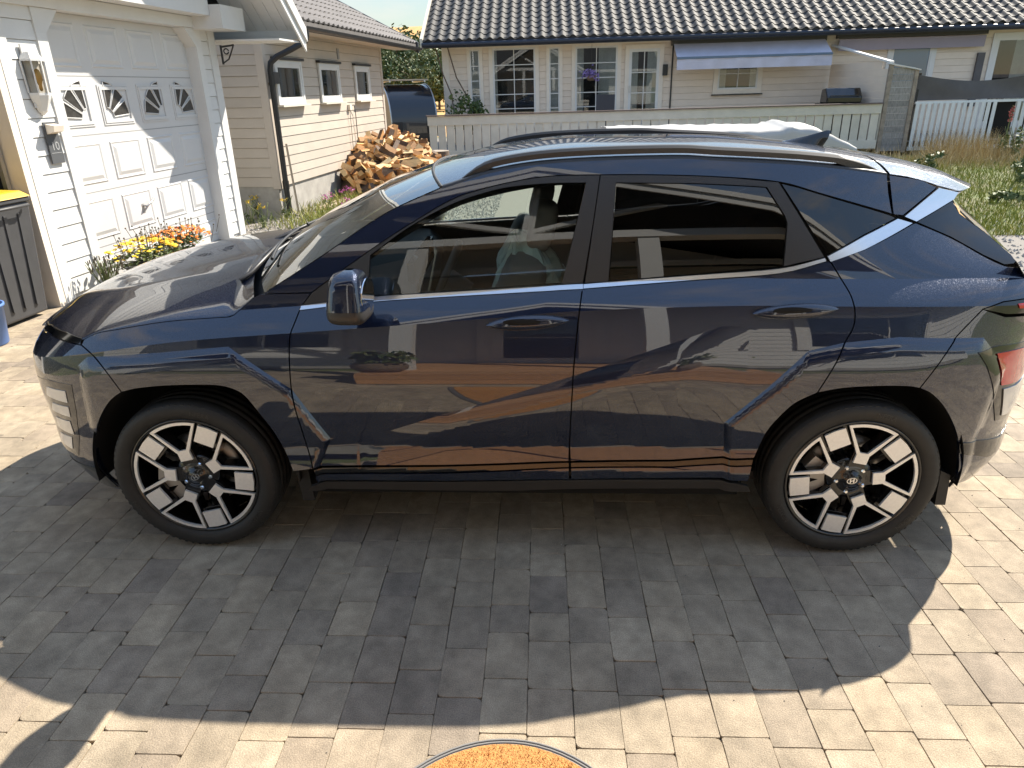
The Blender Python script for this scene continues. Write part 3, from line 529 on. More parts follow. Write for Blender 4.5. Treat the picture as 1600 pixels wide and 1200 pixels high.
a0, a1, z0, z1 = hrect(737, 78, 752, 180); window(hs, a0, a1, .75, z1, 1, 5, curt=[(0, 1)], fw=.035)
a0, a1, z0, z1 = hrect(772, 75, 838, 180); window(hs, a0, a1, .75, z1, 2, 5, cw=.11, curt=[(.0, .10)])
a0, a1, z0, z1 = hrect(859.5, 74, 875.5, 180); window(hs, a0, a1, .75, z1, 1, 5, curt=[(0, 1)], fw=.035)
a0, a1, z0, z1 = hrect(900, 72, 965, 180); window(hs, a0, a1, .75, z1, 2, 5, cw=.11, curt=[(.0, .2), (.55, 1)])
a0, a1, z0, z1 = hrect(983, 76, 1030, 180); w_ = window(hs, a0, a1, .35, z1, 2, 4, cw=.12, fw=.08, curt=[(.0, .3), (.6, 1)], name='patio_door'); bx(w_, 'door_handle', .05, .09, a0+.02, a0+.05, 1.55, 1.75, 'steel')
a0, a1, z0, z1 = hrect(1123, 96, 1185, 139); window(hs, a0, a1, z0, z1+.10, 2, 2, cw=.13, fw=.045, sill='black_metal', curt=[(0, .2), (.8, 1)])
a0, a1, z0, z1 = hrect(1393, 73, 1453, 119); window(hs, a0, a1, z0-.2, z1, 1, 1, cw=.14, fw=.04, back='sky_reflection_blue', casing=WW)  # blue backing colour stands in for sky mirrored in the pane
a0, a1, z0, z1 = hrect(1553, 58, 1640, 124); window(hs, a0, a1, .4, z1, 1, 1, cw=.13, fw=.07, curt=[(.35, .9)], casing=WW, name='patio_door')
bx(hs, 'wall_lamp', .03, .12, *[hp(1040, 110)[0]-.07, hp(1040, 110)[0]+.07], 2.0, 2.30, 'black_metal'); bx(hs, 'pipe', .022, .05, *[hp(1051, 110)[0]-.02, hp(1051, 110)[0]+.02], .3, 2.95, 'black_metal')
bx(hs, 'shutter', .03, .10, *[hp(1524, 100)[0], hp(1535, 100)[0]], .9, 2.35, 'screen_cloth')
# roof
HT = math.radians(27); EO, EZ2 = .62, 3.02
def hr(o, a, dz=0): return (o, a, EZ2+(EO-o)*math.tan(HT)+dz)
def slab(name, o0, o1, a0, a1, d0, d1, m): b = MB(); b.add([hr(o0, a0, d0), hr(o0, a1, d0), hr(o1, a1, d0), hr(o1, a0, d0), hr(o0, a0, d1), hr(o0, a1, d1), hr(o1, a1, d1), hr(o1, a0, d1)], [(0, 1, 2, 3), (4, 7, 6, 5), (0, 4, 5, 1), (1, 5, 6, 2), (2, 6, 7, 3), (3, 7, 4, 0)]); return b.obj(name, MATS[m], hs, recalc=True)
slab('roof_deck', EO, -4.6, -3.25, 16.8, 0, .06, 'dark_roof_metal'); bx(hs, 'eaves_soffit', .0, EO-.02, -3.2, 16.8, 2.965, 2.995, 'cream_trim'); bx(hs, 'eaves_fascia', EO, EO+.03, -3.25, 16.8, 2.90, 3.12, 'navy_fascia')
b = MB(); b.tube([(EO+.09, -3.27, 2.985), (EO+.09, 16.8, 2.985)], .062, 10); b.obj('gutter', MATS['navy_fascia'], hs)
slab('verge_board', EO+.05, -4.6, -3.33, -3.25, -.12, .16, 'railing_paint')
hm = tile(.298, .40, .068, 8); hme = hm.mesh('roof_tile'); hme.materials.append(MATS['roof_tile_dark']); rest = MB()
for i in range(13):
    for j in range(66):
        o = EO+.05-.19*math.cos(HT)-i*.345*math.cos(HT); a = -3.08+j*.296
        M_ = Matrix.Translation(hr(o, a, .075))@Matrix.Rotation(HT, 4, 'Y')@Matrix.Rotation(-math.pi/2, 4, 'Z')
        if i < 5 and j < 59: q_ = link('roof_tile', hme, None, hs); q_.matrix_local = M_
        else: rest.add([tuple(M_@Vector(p)) for p in hm.v], hm.f, True)
o = rest.obj('upper_roof_tiles', MATS['roof_tile_dark'], hs); o['kind'] = 'stuff'
# awnings
def awn(name, label, a0, a1, z, reach, drop, val, cloth, cas='black_satin'):
    r = root_at(name, label, 'awning', (0, HY, 0), -math.pi/2, TL_)
    bx(r, 'cassette', .03, .20, a0-.05, a1+.05, z-.07, z+.09, cas)
    if reach > .25:
        P = [[(.15+reach*t, a, z-drop*t-.05*math.sin(math.pi*t)*math.sin(math.pi*(a-a0)/(a1-a0))**.5) for a in np.linspace(a0, a1, 24)] for t in np.linspace(0, 1, 10)]; MB().grid(P, True).obj('cloth', MATS[cloth], r)
        b = MB(); b.box((.13+reach, a0, z-drop-.04), (.19+reach, a1, z-drop+.02)); b.obj('front_bar', MATS['awning_blue'], r)
        for a in (a0+.12, a1-.12): MB().tube([(.2, a, z-.08), (.15+reach*.55, a+(.35 if a < (a0+a1)/2 else -.35), z-.12-drop*.5), (.15+reach, a, z-drop-.02)], .022, 6).obj('arm', MATS['cream_trim'], r)
    P = [[(.17+reach+.012*math.sin(9*a+2*t), a, z-drop-.045-val*t) for a in np.linspace(a0, a1, 60)] for t in (0, .5, 1)]; MB().grid(P, True).obj('valance', MATS[cloth], r); return r
aa, _ = hp(1053, 64); ab, _ = hp(1288, 58); awn('awning', 'pale lilac awning half extended over the small kitchen window', aa, ab, 2.86, .75, .42, .27, 'awning_cloth')
aa, _ = hp(1310, 60); ab, _ = hp(1538, 50); awn('awning', 'mauve awning rolled in above the blue window', aa, ab, 2.90, .05, .05, .30, 'awning_purple')
# hanging basket at the big window
hb = thing('hanging_basket', 'hanging basket of violet flowers in front of the glazed wall', 'flower basket', (on_y(924, 105, 18.9)[0], 18.9, 2.05)); b = MB(); b.lathe([(0, -.12), (.10, -.10), (.15, 0), (.16, .02)], 14); b.obj('basket', MATS['wicker'], hb); b = MB(); b.tube([(0, 0, .02), (0, 0, .85)], .004, 5); b.obj('cord', MATS['black_metal'], hb)
b = MB()
for k in range(160):
    c = Vector((random.gauss(0, .12), random.gauss(0, .12), .05+random.gauss(0, .07))); d = Vector((random.gauss(0, 1), random.gauss(0, 1), random.gauss(0, 1))).normalized(); e = d.orthogonal().normalized()*.03; f_ = d.cross(e); b.add([c+e, c+f_, c-e, c-f_], [(0, 1, 2, 3)])
b.obj('flowers', MATS['petal_violet'], hb)['kind'] = 'stuff'
# deck and railings
dk = root_at('deck', 'raised timber deck in front of the beige house', 'deck', (0, 16.8, 0), -math.pi/2, TL_)
for k in range(19): bx(dk, 'deck_plank', -2.64+.14*k, -2.64+.14*k+.132, -2.9, 16.2, .16, .19, 'weathered_board')
bx(dk, 'rim_joist', -2.6, -.05, -2.88, 16.1, -.02, .157, 'weathered_post')
rl = root_at('deck_railing', 'grey-beige railing of wide upright slats along the deck', 'railing', (0, 16.8, 0), -math.pi/2, TL_)
bx(rl, 'top_rail', -.05, .10, -2.98, 9.1, 1.135, 1.165, 'rail_cap'); bx(rl, 'top_board', .03, .055, -2.95, 9.1, .90, 1.13, 'railing_paint'); bx(rl, 'bottom_board', .03, .055, -2.95, 9.1, .02, .235, 'railing_paint')
k = 0; a = -2.92; sl = MB().box((.0, 0, .20), (.026, .205, .92)).mesh('slat'); sl.materials.append(MATS['railing_paint'])
while a < 8.95: link('slat', sl, None, rl).location.y = a; a += .2405
for a in np.arange(-2.9, 9.2, 1.5): bx(rl, 'rail_post', -.09, -.003, a, a+.09, 0, 1.13, 'railing_paint')
rl2 = root_at('deck_railing', 'white railing of narrow upright slats below the grey cloth screen', 'railing', (0, 16.8, 0), -math.pi/2, TL_)
bx(rl2, 'top_rail', .0, .06, 9.95, 16.2, 1.10, 1.16, 'white_railing'); bx(rl2, 'bottom_rail', .0, .06, 9.95, 16.2, -.06, .04, 'white_railing'); sl = MB().box((.062, 0, -.05), (.085, .088, 1.12)).mesh('slat'); sl.materials.append(MATS['white_railing']); a = 9.96
while a < 16:
    if not 12.02 < a < 12.42: link('slat', sl, None, rl2).location.y = a
    a += .152
bx(rl2, 'shaded_gap_sheet', -.04, -.01, 11.95, 12.55, 0, 1.1, 'dark_void')  # dark sheet stands in for the shaded opening between the slats
sc_ = root_at('cloth_screen', 'sagging dark grey cloth windbreak above the white railing', 'windbreak', (0, 16.8, 0), -math.pi/2, TL_)
P = [[(-.02+.03*math.sin(a*2.3+t*3), a, 1.18+(.62-.16*math.sin(math.pi*min(1, (a-9.95)/3.0))-.01*(a-9.95))*t) for a in np.linspace(9.95, 16.2, 60)] for t in np.linspace(0, 1, 8)]; MB().grid(P, True).obj('cloth', MATS['screen_cloth'], sc_)
P = [[(-.02+.03*math.sin(a*2.3+3)-.25*t, a, 1.18+(.62-.16*math.sin(math.pi*min(1, (a-9.95)/3.0))-.01*(a-9.95))-.10*t) for a in np.linspace(9.95, 16.2, 60)] for t in np.linspace(0, 1, 3)]; MB().grid(P, True).obj('folded_edge', MATS['screen_cloth'], sc_)
for a in (9.97, 12.9, 15.9): bx(sc_, 'screen_post', -.09, -.04, a, a+.05, 0, 1.85, 'black_metal')
pf = root_at('privacy_fence', 'weathered grey board fence panel with posts at the deck end', 'fence', (0, 16.8, 0), -math.pi/2, TL_)
for k in range(13): bx(pf, 'fence_board', .0, .022, 9.24, 9.80, -.06+k*.158, -.06+k*.158+.152, 'weathered_board')
b = MB(); b.box((-.04, 9.14, -.1), (.05, 9.24, 2.10)); b.obj('fence_post', MATS['weathered_post'], pf); b = MB(); b.box((-.04, 9.80, -.1), (.05, 9.90, 1.93)); b.obj('fence_post', MATS['weathered_post'], pf)
MB().beam((.0, 9.10, 2.10), (.0, 9.93, 1.93), .16, .03).obj('cap_board', MATS[WW], pf); MB().beam((-2.6, 8.62, 2.66), (.05, 9.17, 2.13), .12, .045).obj('sloping_cap', MATS[WW], pf)
for k in range(11):
    z = .2+k*.178; lim = 2.62
    b = MB(); t1 = 1.0 if z+.17 < 2.08 else max(0, (lim-z-.17)/.54); 
    if t1 <= 0.05: continue
    b.add([(-2.6+d, 8.62+o_, zz) for d, o_ in ((0, 0), (2.62*t1, .55*t1)) for zz in (z, z+.172)]+[(-2.6+d, 8.64+o_, zz) for d, o_ in ((0, 0), (2.62*t1, .55*t1)) for zz in (z, z+.172)], [(0, 1, 3, 2), (4, 6, 7, 5), (0, 2, 6, 4), (1, 5, 7, 3), (0, 4, 5, 1), (2, 3, 7, 6)]); b.obj('screen_board', MATS[HB], pf, recalc=True)
# grill, potted things on the deck
gp = on_y(1316, 158, 17.6); gr = thing('gas_grill', 'black gas grill with closed lid on the deck', 'grill', (gp[0], 17.6, .30)); zt = gp[2]-.30
b = MB(); b.add([(x, y, z) for x in (-.52, .42) for y, z in ((-.26, zt-.05), (-.26, zt+.12), (-.05, zt+.34), (.22, zt+.30), (.26, zt-.05))], [(0, 1, 6, 5), (1, 2, 7, 6), (2, 3, 8, 7), (3, 4, 9, 8), (4, 0, 5, 9), (4, 3, 2, 1, 0), (5, 6, 7, 8, 9)]); bevel(b.obj('lid', MATS['black_gloss'], gr, recalc=True), .03, 2)
b = MB(); b.box((-.62, -.3, zt-.12), (.5, .3, zt-.05)); b.obj('shelf', MATS['black_metal'], gr); b = MB(); b.box((-.45, -.25, -.1), (.35, .25, zt-.12)); b.obj('cabinet', MATS['black_metal'], gr); MB().beam((-.45, -.30, zt+.14), (.35, -.30, zt+.14), .025, .025).obj('lid_handle', MATS['black_metal'], gr)
fx = on_y(1000, 160, 17.7); ch = thing('garden_chair', 'dark garden chair back showing above the deck railing', 'chair', (on_y(946, 158, 17.9)[0], 17.9, .19))
b = MB(); b.box((-.26, -.03, .45), (.26, .03, 1.38)); b.obj('backrest', MATS['navy_fascia'], ch); b = MB(); b.box((-.26, -.5, .42), (.26, 0, .47)); b.obj('seat', MATS['navy_fascia'], ch)
for x in (-.23, .23):
    for y in (-.45, -.02): MB().box((x-.02, y-.02, 0), (x+.02, y+.02, .42)).obj('leg', MATS['black_metal'], ch)
# ------------------------------------------------------------------ land beyond the yard
P = []
for y in np.linspace(108, 520, 30):
    row = []
    for x in np.linspace(-420, 300, 50):
        t = min(1, max(0, (y-110)/190)); row.append((x, y, -.3+23*(t*t*(3-2*t))*(1+.10*math.sin(x*.013+1.2)+.04*math.sin(x*.05))+.3*math.sin(x*.2+y*.1)*t))
    P.append(row)
o = MB().grid(P, True).obj('hill', MATS['stubble']); o['kind'] = 'structure'
flat('field', [(-120, 27), (60, 27), (60, 120), (-120, 120)], -.05, 'stubble')
flat('lawn', [(4.6, 5.9), (16, 5.7), (16, 16.5), (4.6, 16.5)], -.037, 'earth')
def leaves(b, c, rad, n, size, rg, clumps=9, flat_=.8):
    cl = []
    for k in range(clumps):
        d = Vector((rg.gauss(0, 1), rg.gauss(0, 1), rg.gauss(0, .9))).normalized(); r = .35+.6*rg.random(); cl.append((Vector((d.x*rad[0]*r, d.y*rad[1]*r, d.z*rad[2]*r)), .28+.22*rg.random()))
    for i in range(n):
        cc, cr = cl[i % clumps]; d = Vector((rg.gauss(0, 1), rg.gauss(0, 1), rg.gauss(0, 1))).normalized()*(rg.random()**.45)*cr
        p = Vector(c)+cc+Vector((d.x*rad[0], d.y*rad[1], d.z*rad[2])); nn = Vector((rg.gauss(0, 1), rg.gauss(0, 1), rg.gauss(.4, 1))).normalized(); e = nn.orthogonal().normalized(); f = nn.cross(e); a = rg.uniform(0, 6.28); s = size*rg.uniform(.6, 1.3)
        u = (e*math.cos(a)+f*math.sin(a))*s; v = (f*math.cos(a)-e*math.sin(a))*s*.5; b.add([p-u, p+v, p+u, p-v], [(0, 1, 2, 3)])
def tree(name, label, x, y, z, h, w_, m, n, size, seed, group):
    rg = random.Random(seed); t = thing(name, label, 'tree', (x, y, z), group=group)
    b = MB(); b.tube([(0, 0, -.3), (.05, 0, h*.25), (.1, .05, h*.5), (.05, 0, h*.8)], [.05*h*.5, .04*h*.5, .025*h*.5, .01*h], 7)
    for k in range(6): a = rg.uniform(0, 6.28); r = w_*.35; b.tube([(.05, 0, h*(.25+.08*k)), (r*.6*math.cos(a), r*.6*math.sin(a), h*(.4+.08*k)), (r*math.cos(a), r*math.sin(a), h*(.5+.07*k))], [.02*h*.5, .014*h*.5, .005*h], 5)
    b.obj('trunk', MATS['bark'], t); b = MB(); leaves(b, (0, 0, h*.56), (w_*.62, w_*.62, h*.50), n, size, rg, 16); o = b.obj('crown', MATS[m], t); return t
G_ = 'trees at the edge of the stubble field'
for i, (px, y, h, w_, m) in enumerate(((604, 70, 5.6, 4.2, 0), (622, 84, 7.6, 3.8, 0), (640, 66, 5.0, 4.2, 1), (655, 90, 6.2, 4.5, 1), (668, 72, 5.6, 4.0, 1), (684, 68, 5.2, 4.4, 1), (699, 80, 5.8, 4.4, 0), (585, 80, 6.0, 5, 0), (560, 85, 6.4, 5, 1), (725, 85, 6, 5, 1), (612, 64, 4.2, 3.6, 0), (650, 62, 3.8, 3.8, 1), (676, 61, 3.6, 3.6, 1), (694, 62, 3.8, 3.4, 0))):
    x = float(on_y(px, 120, y)[0]); tree('tree', ['dark green bushy tree beyond the stubble field', 'pale olive willow-like tree beyond the stubble field'][m], x, y, -.05, h, w_, ('leaf_dark', 'leaf_olive')[m], 3600, .17, i, G_)
for i, (px, py, y, h) in enumerate(((622, 46, 170, 15), (655, 55, 165, 10), (675, 60, 160, 9), (604, 62, 165, 8))):
    p = on_y(px, py, y); tree('tree', 'tree standing high on the golden hillside', float(p[0]), y, float(p[2])-h*.9, h, h*.8, 'leaf_dark', 1300, .55, 40+i, 'trees on the hill')
for k, (z, y) in enumerate(((11.3, 75), (12.4, 78))):
    b = MB(); b.tube([(x, y, z+.0012*(x+14)**2) for x in np.linspace(-60, 30, 40)], .025, 5); tag(b.obj('power_line', MATS['black_plastic']), ('lower' if k == 0 else 'upper')+' thin overhead wire crossing the sky', 'wire', 'overhead wires')
# ------------------------------------------------------------------ teardrop caravan
cx_ = float(on_y(636, 200, 19)[0]); cv = thing('caravan', 'dark blue teardrop caravan with roof rack parked beyond the firewood', 'caravan', (cx_-.1, 19.2, 0), (0, 0, .42)); cv.scale = (.86, 1, 1); prof = []
for t in np.linspace(0, 1, 22): a = math.pi*t; prof.append((1.25*-math.cos(a)*(1 if a > math.pi/2 else 1), .50+1.42*math.sin(a)**.62))
# local X: width, local Y: length (rear towards the viewer at -Y)
b = MB(); P = [[(x, py_, pz_) for py_, pz_ in prof] for x in (-.78, .78)]; b.grid(P, True); b.obj('skin', MATS['caravan_blue'], cv)
for x in (-.78, .78):
    b = MB(); b.add([(x, p, z) for p, z in prof], [tuple(range(len(prof)))]); b.obj('side_wall', MATS['caravan_grey'], cv, recalc=True)
    b = MB(); b.tube([(x*1.004, p, z) for p, z in prof], .025, 6); b.obj('edge_trim', MATS['steel'], cv)
    b = MB(); b.lathe([(0, -.09), (.30, -.09), (.33, -.06), (.33, .06), (.30, .09), (0, .09)], 24, Matrix.Translation((x*.98, .1, .33))@Matrix.Rotation(math.pi/2, 4, 'Y')); b.obj('wheel', MATS['tyre_rubber'], cv)
    b = MB(); b.box((x-.012 if x < 0 else x-.01, .0, .75), (x+.01 if x < 0 else x+.012, .55, 1.65)); d = b.obj('door', MATS['caravan_grey'], cv); bx(d, 'door_window', x-.02 if x < 0 else x+.013, x-.013 if x < 0 else x+.02, .12, .43, 1.1, 1.5, 'black_gloss')
bx(cv, 'chassis', -.75, .75, -1.2, 1.3, .38, .50, 'black_metal'); bx(cv, 'number_shelf', -.6, .6, -1.32, -1.2, .42, .6, 'black_metal'); bx(cv, 'rear_hatch', -.55, .55, -1.17, -1.12, .9, 1.15, 'black_gloss')
for x in (-.6, .6): b = MB(); b.add([(x-.09, -1.33, .62), (x+.09, -1.33, .62), (x, -1.33, .78)], [(0, 1, 2)]); b.add([(x-.09, -1.31, .62), (x+.09, -1.31, .62), (x, -1.31, .78)], [(0, 2, 1)]); b.obj('red_reflector', MATS['lamp_red'], cv); bx(cv, 'tail_lamp', x-.16, x+.16, -1.31, -1.22, .5, .92, 'black_plastic')
for x in (-.6, .6): b = MB(); b.tube([(x, -.7, 2.0), (x, .7, 2.0)], .03, 6); b.obj('roof_bar', MATS['steel'], cv)
bx(cv, 'roof_box', -.75, .75, -.6, .6, 2.02, 2.06, 'planed_wood')
# ------------------------------------------------------------------ firewood heap
def mound(x, y):
    u = (x+3.05)/1.15; v = (y-11.9)/2.3; r2 = u*u+v*v; return max(0, 1-r2)**.8*.98
P = [[(x, y, max(-.04, mound(x, y)*.86-.05)) for y in np.linspace(9.5, 14.4, 26)] for x in np.linspace(-4.25, -1.8, 18)]
o = MB().grid(P, True, True).obj('wood_debris', MATS['bark']); o['kind'] = 'stuff'; tag(o, 'bark and chips filling the heap beneath the split logs', 'wood debris')
LOGS = []
for k in range(9):
    rg = random.Random(k); b = MB(); w_, h = rg.uniform(.07, .12), rg.uniform(.055, .09); n = 4
    tri = [(-w_/2, -h*.4), (w_/2, -h*.35), (rg.uniform(-.02, .02), h*.6)] if k % 3 else [(-w_/2, -h/2), (w_/2, -h*.4), (w_*.45, h*.4), (-w_*.4, h/2)]
    L2 = rg.uniform(.17, .24); n = len(tri); vs = [(-L2, p, q) for p, q in tri]+[(L2, p*rg.uniform(.9, 1.1), q*rg.uniform(.9, 1.1)) for p, q in tri]
    b.add(vs, [tuple(range(n-1, -1, -1)), tuple(range(n, 2*n))]+[(i, (i+1) % n, n+(i+1) % n, n+i) for i in range(n)]); me = b.mesh('firewood_log'); me.materials.append(MATS['split_wood']); me.materials.append(MATS['bark'])
    if k % 3 != 1: me.polygons[2].material_index = 1
    LOGS.append(me)
rg = random.Random(3)
for i in range(290):
    while True:
        x = rg.uniform(-4.1, -1.95); y = rg.uniform(9.7, 13.9); m_ = mound(x, y)
        if m_ > .03 and (y < 12.6 or rg.random() < .3): break
    o = link('firewood_log', rg.choice(LOGS), None); o.location = (x, y, m_*.86+.02+rg.uniform(-.03, .06)); o.rotation_euler = (rg.uniform(0, 6.28), rg.gauss(0, .45), rg.uniform(0, 6.28)); s = rg.uniform(.85, 1.35); o.scale = (s, s, s)
    tag(o, 'split firewood log lying in the loose heap by the outbuilding', 'log', 'split logs in the firewood heap')
for k, (x, y, r, h) in enumerate(((-2.45, 14.7, .30, .42),)):
    st_ = thing('chopping_block', 'squat dark tree-trunk chopping block behind the firewood', 'chopping block', (x, y, -.04)); b = MB(); b.lathe([(r*1.1, 0), (r, .1), (r*.98, h)], 16); b.obj('bark', MATS['bark'], st_); b = MB(); b.lathe([(0, h+.002), (r*.98, h)], 16); b.obj('cut_face', MATS['weathered_post'], st_)
# ------------------------------------------------------------------ white covered trailer in front of the deck
ty = 10.4; xa = float(on_y(952, 200, ty)[0]); xb = float(on_y(1342, 215, ty)[0]); zt = float(on_y(1080, 199, ty)[2])-.06
tr_ = thing('covered_trailer', 'long low trailer under a wrinkled white tarpaulin in front of the deck', 'trailer', ((xa+xb)/2, ty+1.0, 0)); L_ = xb-xa; P = []
for u in np.linspace(-.5, .5, 61):
    row = []
    hump = .06*math.exp(-((u-.235)/.022)**2)+.03*math.exp(-((u-.30)/.06)**2); dip = -.30*max(0, u-.34)/.16
    for v, zz in ((-1.0, -.42), (-1.0, -.30), (-1.0, -.12), (-.97, -.02), (-.7, .0), (-.3, .04), (0, .05), (.3, .04), (.7, .0), (.97, -.02), (1, -.12), (1, -.42)):
        wr = .010*math.sin(u*31+v*5)+.007*math.sin(u*67-v*9+2*math.sin(u*13)); row.append((u*L_, v*1.0+wr*.6, zt+zz+wr*(1 if zz > -.2 else .5)+(hump+dip)*(1 if zz > -.05 else .8 if zz > -.2 else .3)))
    P.append(row)
b = MB(); b.grid(P, True); b.add(P[0], [tuple(range(12))]); b.add(P[-1], [tuple(range(12))]); b.obj('tarpaulin', MATS['tarp_white'], tr_, recalc=False)
bx(tr_, 'trailer_bed', -L_/2+.1, L_/2-.25, -.9, .9, .42, zt-.3, 'interior_grey'); bx(tr_, 'end_board', L_/2-.24, L_/2-.16, -.95, .95, .35, zt-.25, 'white_railing')
for x in (-.5, .45):
    for y in (-.85, .85): b = MB(); b.lathe([(0, -.09), (.26, -.09), (.30, -.05), (.30, .05), (.26, .09), (0, .09)], 20, Matrix.Translation((x, y, .26))@Matrix.Rotation(math.pi/2, 4, 'X')); b.obj('wheel', MATS['tyre_rubber'], tr_)
# ------------------------------------------------------------------ grass, weeds, pebbles, flowers
def blades(name, n, fx, fy, h, w_, m, lean=.4, zfun=None, seed=1):
    rg = random.Random(seed); b = MB()
    for i in range(n):
        x, y = fx(rg), fy(rg); hh = h(rg); a = rg.uniform(0, 6.28); l = rg.gauss(0, lean)*hh; l2 = rg.gauss(0, lean)*hh; dx, dy = w_*math.cos(a), w_*math.sin(a); z = -.04
        mx_, my_ = x+l*.42, y+l2*.42; b.add([(x-dx, y-dy, z), (x+dx, y+dy, z), (mx_+dx*.8, my_+dy*.8, z+hh*.62), (mx_-dx*.8, my_-dy*.8, z+hh*.62), (x+l, y+l2, z+hh)], [(0, 1, 2, 3), (3, 2, 4)])
    o = b.obj(name, MATS[m]); o['kind'] = 'stuff'; return o
o = blades('lawn_grass', 34000, lambda r: r.uniform(4.8, 13.5), lambda r: 5.8+10.2*r.random()**1.3, lambda r: r.uniform(.04, .13), .006, 'grass_green'); tag(o, 'sunlit yellow-green grass on the lawn strip below the deck', 'grass')
def drx(r): return 9.6+abs(r.gauss(0, 1.5)) if r.random() < .6 else r.choice((10.4, 11.0, 12.2))+r.gauss(0, .25)
o = blades('tall_dry_grass', 2400, drx, lambda r: 15.2+r.gauss(0, .55), lambda r: r.uniform(.22, .80), .0035, 'grass_dry', .28, seed=2); tag(o, 'tall straw-coloured dry grass in front of the white railing', 'dry grass')
o = blades('low_dry_grass', 2600, lambda r: r.uniform(7.4, 13.5), lambda r: r.uniform(12.8, 15.4), lambda r: r.uniform(.10, .42), .004, 'grass_dry', .5, seed=5); tag(o, 'short withered grass between lawn and deck', 'dry grass')
o = blades('verge_weeds', 3500, lambda r: -2.9+r.gauss(0, .55)+.0, lambda r: r.uniform(6.6, 9.9), lambda r: r.uniform(.05, .22), .005, 'grass_green', .5, seed=3); tag(o, 'thin weedy grass growing in the gravel by the firewood', 'weeds')
rg = random.Random(11)
for i, (x, y, h, w_) in enumerate(((9.0, 10.2, .55, .55), (8.3, 12.3, .5, .5), (9.9, 11.6, .45, .5), (7.6, 8.4, .22, .4), (8.7, 8.0, .2, .4), (11.3, 14.5, .9, .45), (7.1, 10.9, .3, .4))):
    t = thing('weed_plant', ('leafy green weed clump on the grass', 'bushy weed in front of the dry grass', 'broad-leaved weed near the deck', 'low weed at the gravel edge', 'small flat weed on the gravel edge', 'tall weed among the dry grass', 'rounded weed beside the lawn')[i], 'weed', (x, y, -.05)); b = MB(); leaves(b, (0, 0, h*.5), (w_*.6, w_*.6, h*.5), 170, .05, rg, 8); b.obj('leaves', MATS['leaf_olive'], t); b = MB()
    for k in range(5): b.tube([(0, 0, 0), (rg.gauss(0, .1), rg.gauss(0, .1), h*.5), (rg.gauss(0, .18), rg.gauss(0, .18), h*.9)], .006, 4)
    b.obj('stems', MATS['leaf_olive'], t)
t = thing('willowherb', 'tall reddish flower spike standing by the white railing', 'flower', (float(on_y(1566, 230, 15.6)[0]), 15.6, -.05)); MB().tube([(0, 0, 0), (.02, 0, .6), (.03, .01, 1.25)], .012, 5).obj('stem', MATS['leaf_olive'], t); b = MB(); leaves(b, (.03, 0, 1.05), (.07, .07, .28), 120, .028, rg, 5); b.obj('blossom', MATS['weed_red'], t); b = MB(); leaves(b, (.02, 0, .45), (.14, .14, .35), 80, .05, rg, 6); b.obj('leaves', MATS['leaf_olive'], t)
for i, p in enumerate(((545, 312), (515, 322), (560, 300), (548, 330))):
    g = on_ground(*p); t = thing('pink_wildflower', 'tuft of pink wildflowers growing in the gravel', 'flower', (float(g[0]), float(g[1]), -.05), group='pink flowers in the gravel'); b = MB(); leaves(b, (0, 0, .10), (.12, .12, .10), 60, .02, rg, 5); b.obj('leaves', MATS['leaf_olive'], t); b = MB(); leaves(b, (0, 0, .22), (.14, .14, .06), 60, .016, rg, 6); b.obj('petals', MATS['petal_pink'], t)
for i, p in enumerate(((392, 345), (402, 338), (432, 332), (448, 340), (412, 352))):
    g = on_ground(*p); t = thing('yellow_weed', 'spindly yellow-flowered weed at the foot of the outbuilding', 'weed', (float(g[0]), float(g[1]), -.05), group='yellow weeds by the outbuilding'); b = MB()
    for k in range(6): b.tube([(0, 0, 0), (rg.gauss(0, .05), rg.gauss(0, .05), .18), (rg.gauss(0, .09), rg.gauss(0, .09), .36)], .004, 4)
    leaves(b, (0, 0, .12), (.10, .10, .12), 50, .025, rg, 5); b.obj('stems', MATS['leaf_olive'], t); b = MB(); leaves(b, (0, 0, .34), (.09, .09, .06), 30, .014, rg, 5); b.obj('petals', MATS['petal_yellow'], t)
b = MB()
for i in range(9000):
    x = rg.uniform(-4.2, -.6); y = 4.6+6.2*rg.random(); s = rg.uniform(.010, .026); a = rg.uniform(0, 6.28); c, d = math.cos(a)*s, math.sin(a)*s; z = -.042
    b.add([(x+c, y+d, z), (x-d, y+c, z), (x-c, y-d, z), (x+d, y-c, z), (x, y, z+s*.8)], [(0, 1, 4), (1, 2, 4), (2, 3, 4), (3, 0, 4)])
for i in range(3500):
    x = rg.uniform(3, 9); y = 3.6+4*rg.random(); s = rg.uniform(.010, .03); a = rg.uniform(0, 6.28); c, d = math.cos(a)*s, math.sin(a)*s; z = -.042
    b.add([(x+c, y+d, z), (x-d, y+c, z), (x-c, y-d, z), (x+d, y-c, z), (x, y, z+s*.8)], [(0, 1, 4), (1, 2, 4), (2, 3, 4), (3, 0, 4)])
o = b.obj('gravel', MATS['pebble']); o['kind'] = 'stuff'; tag(o, 'loose grey gravel in the yard beyond the paving', 'gravel')
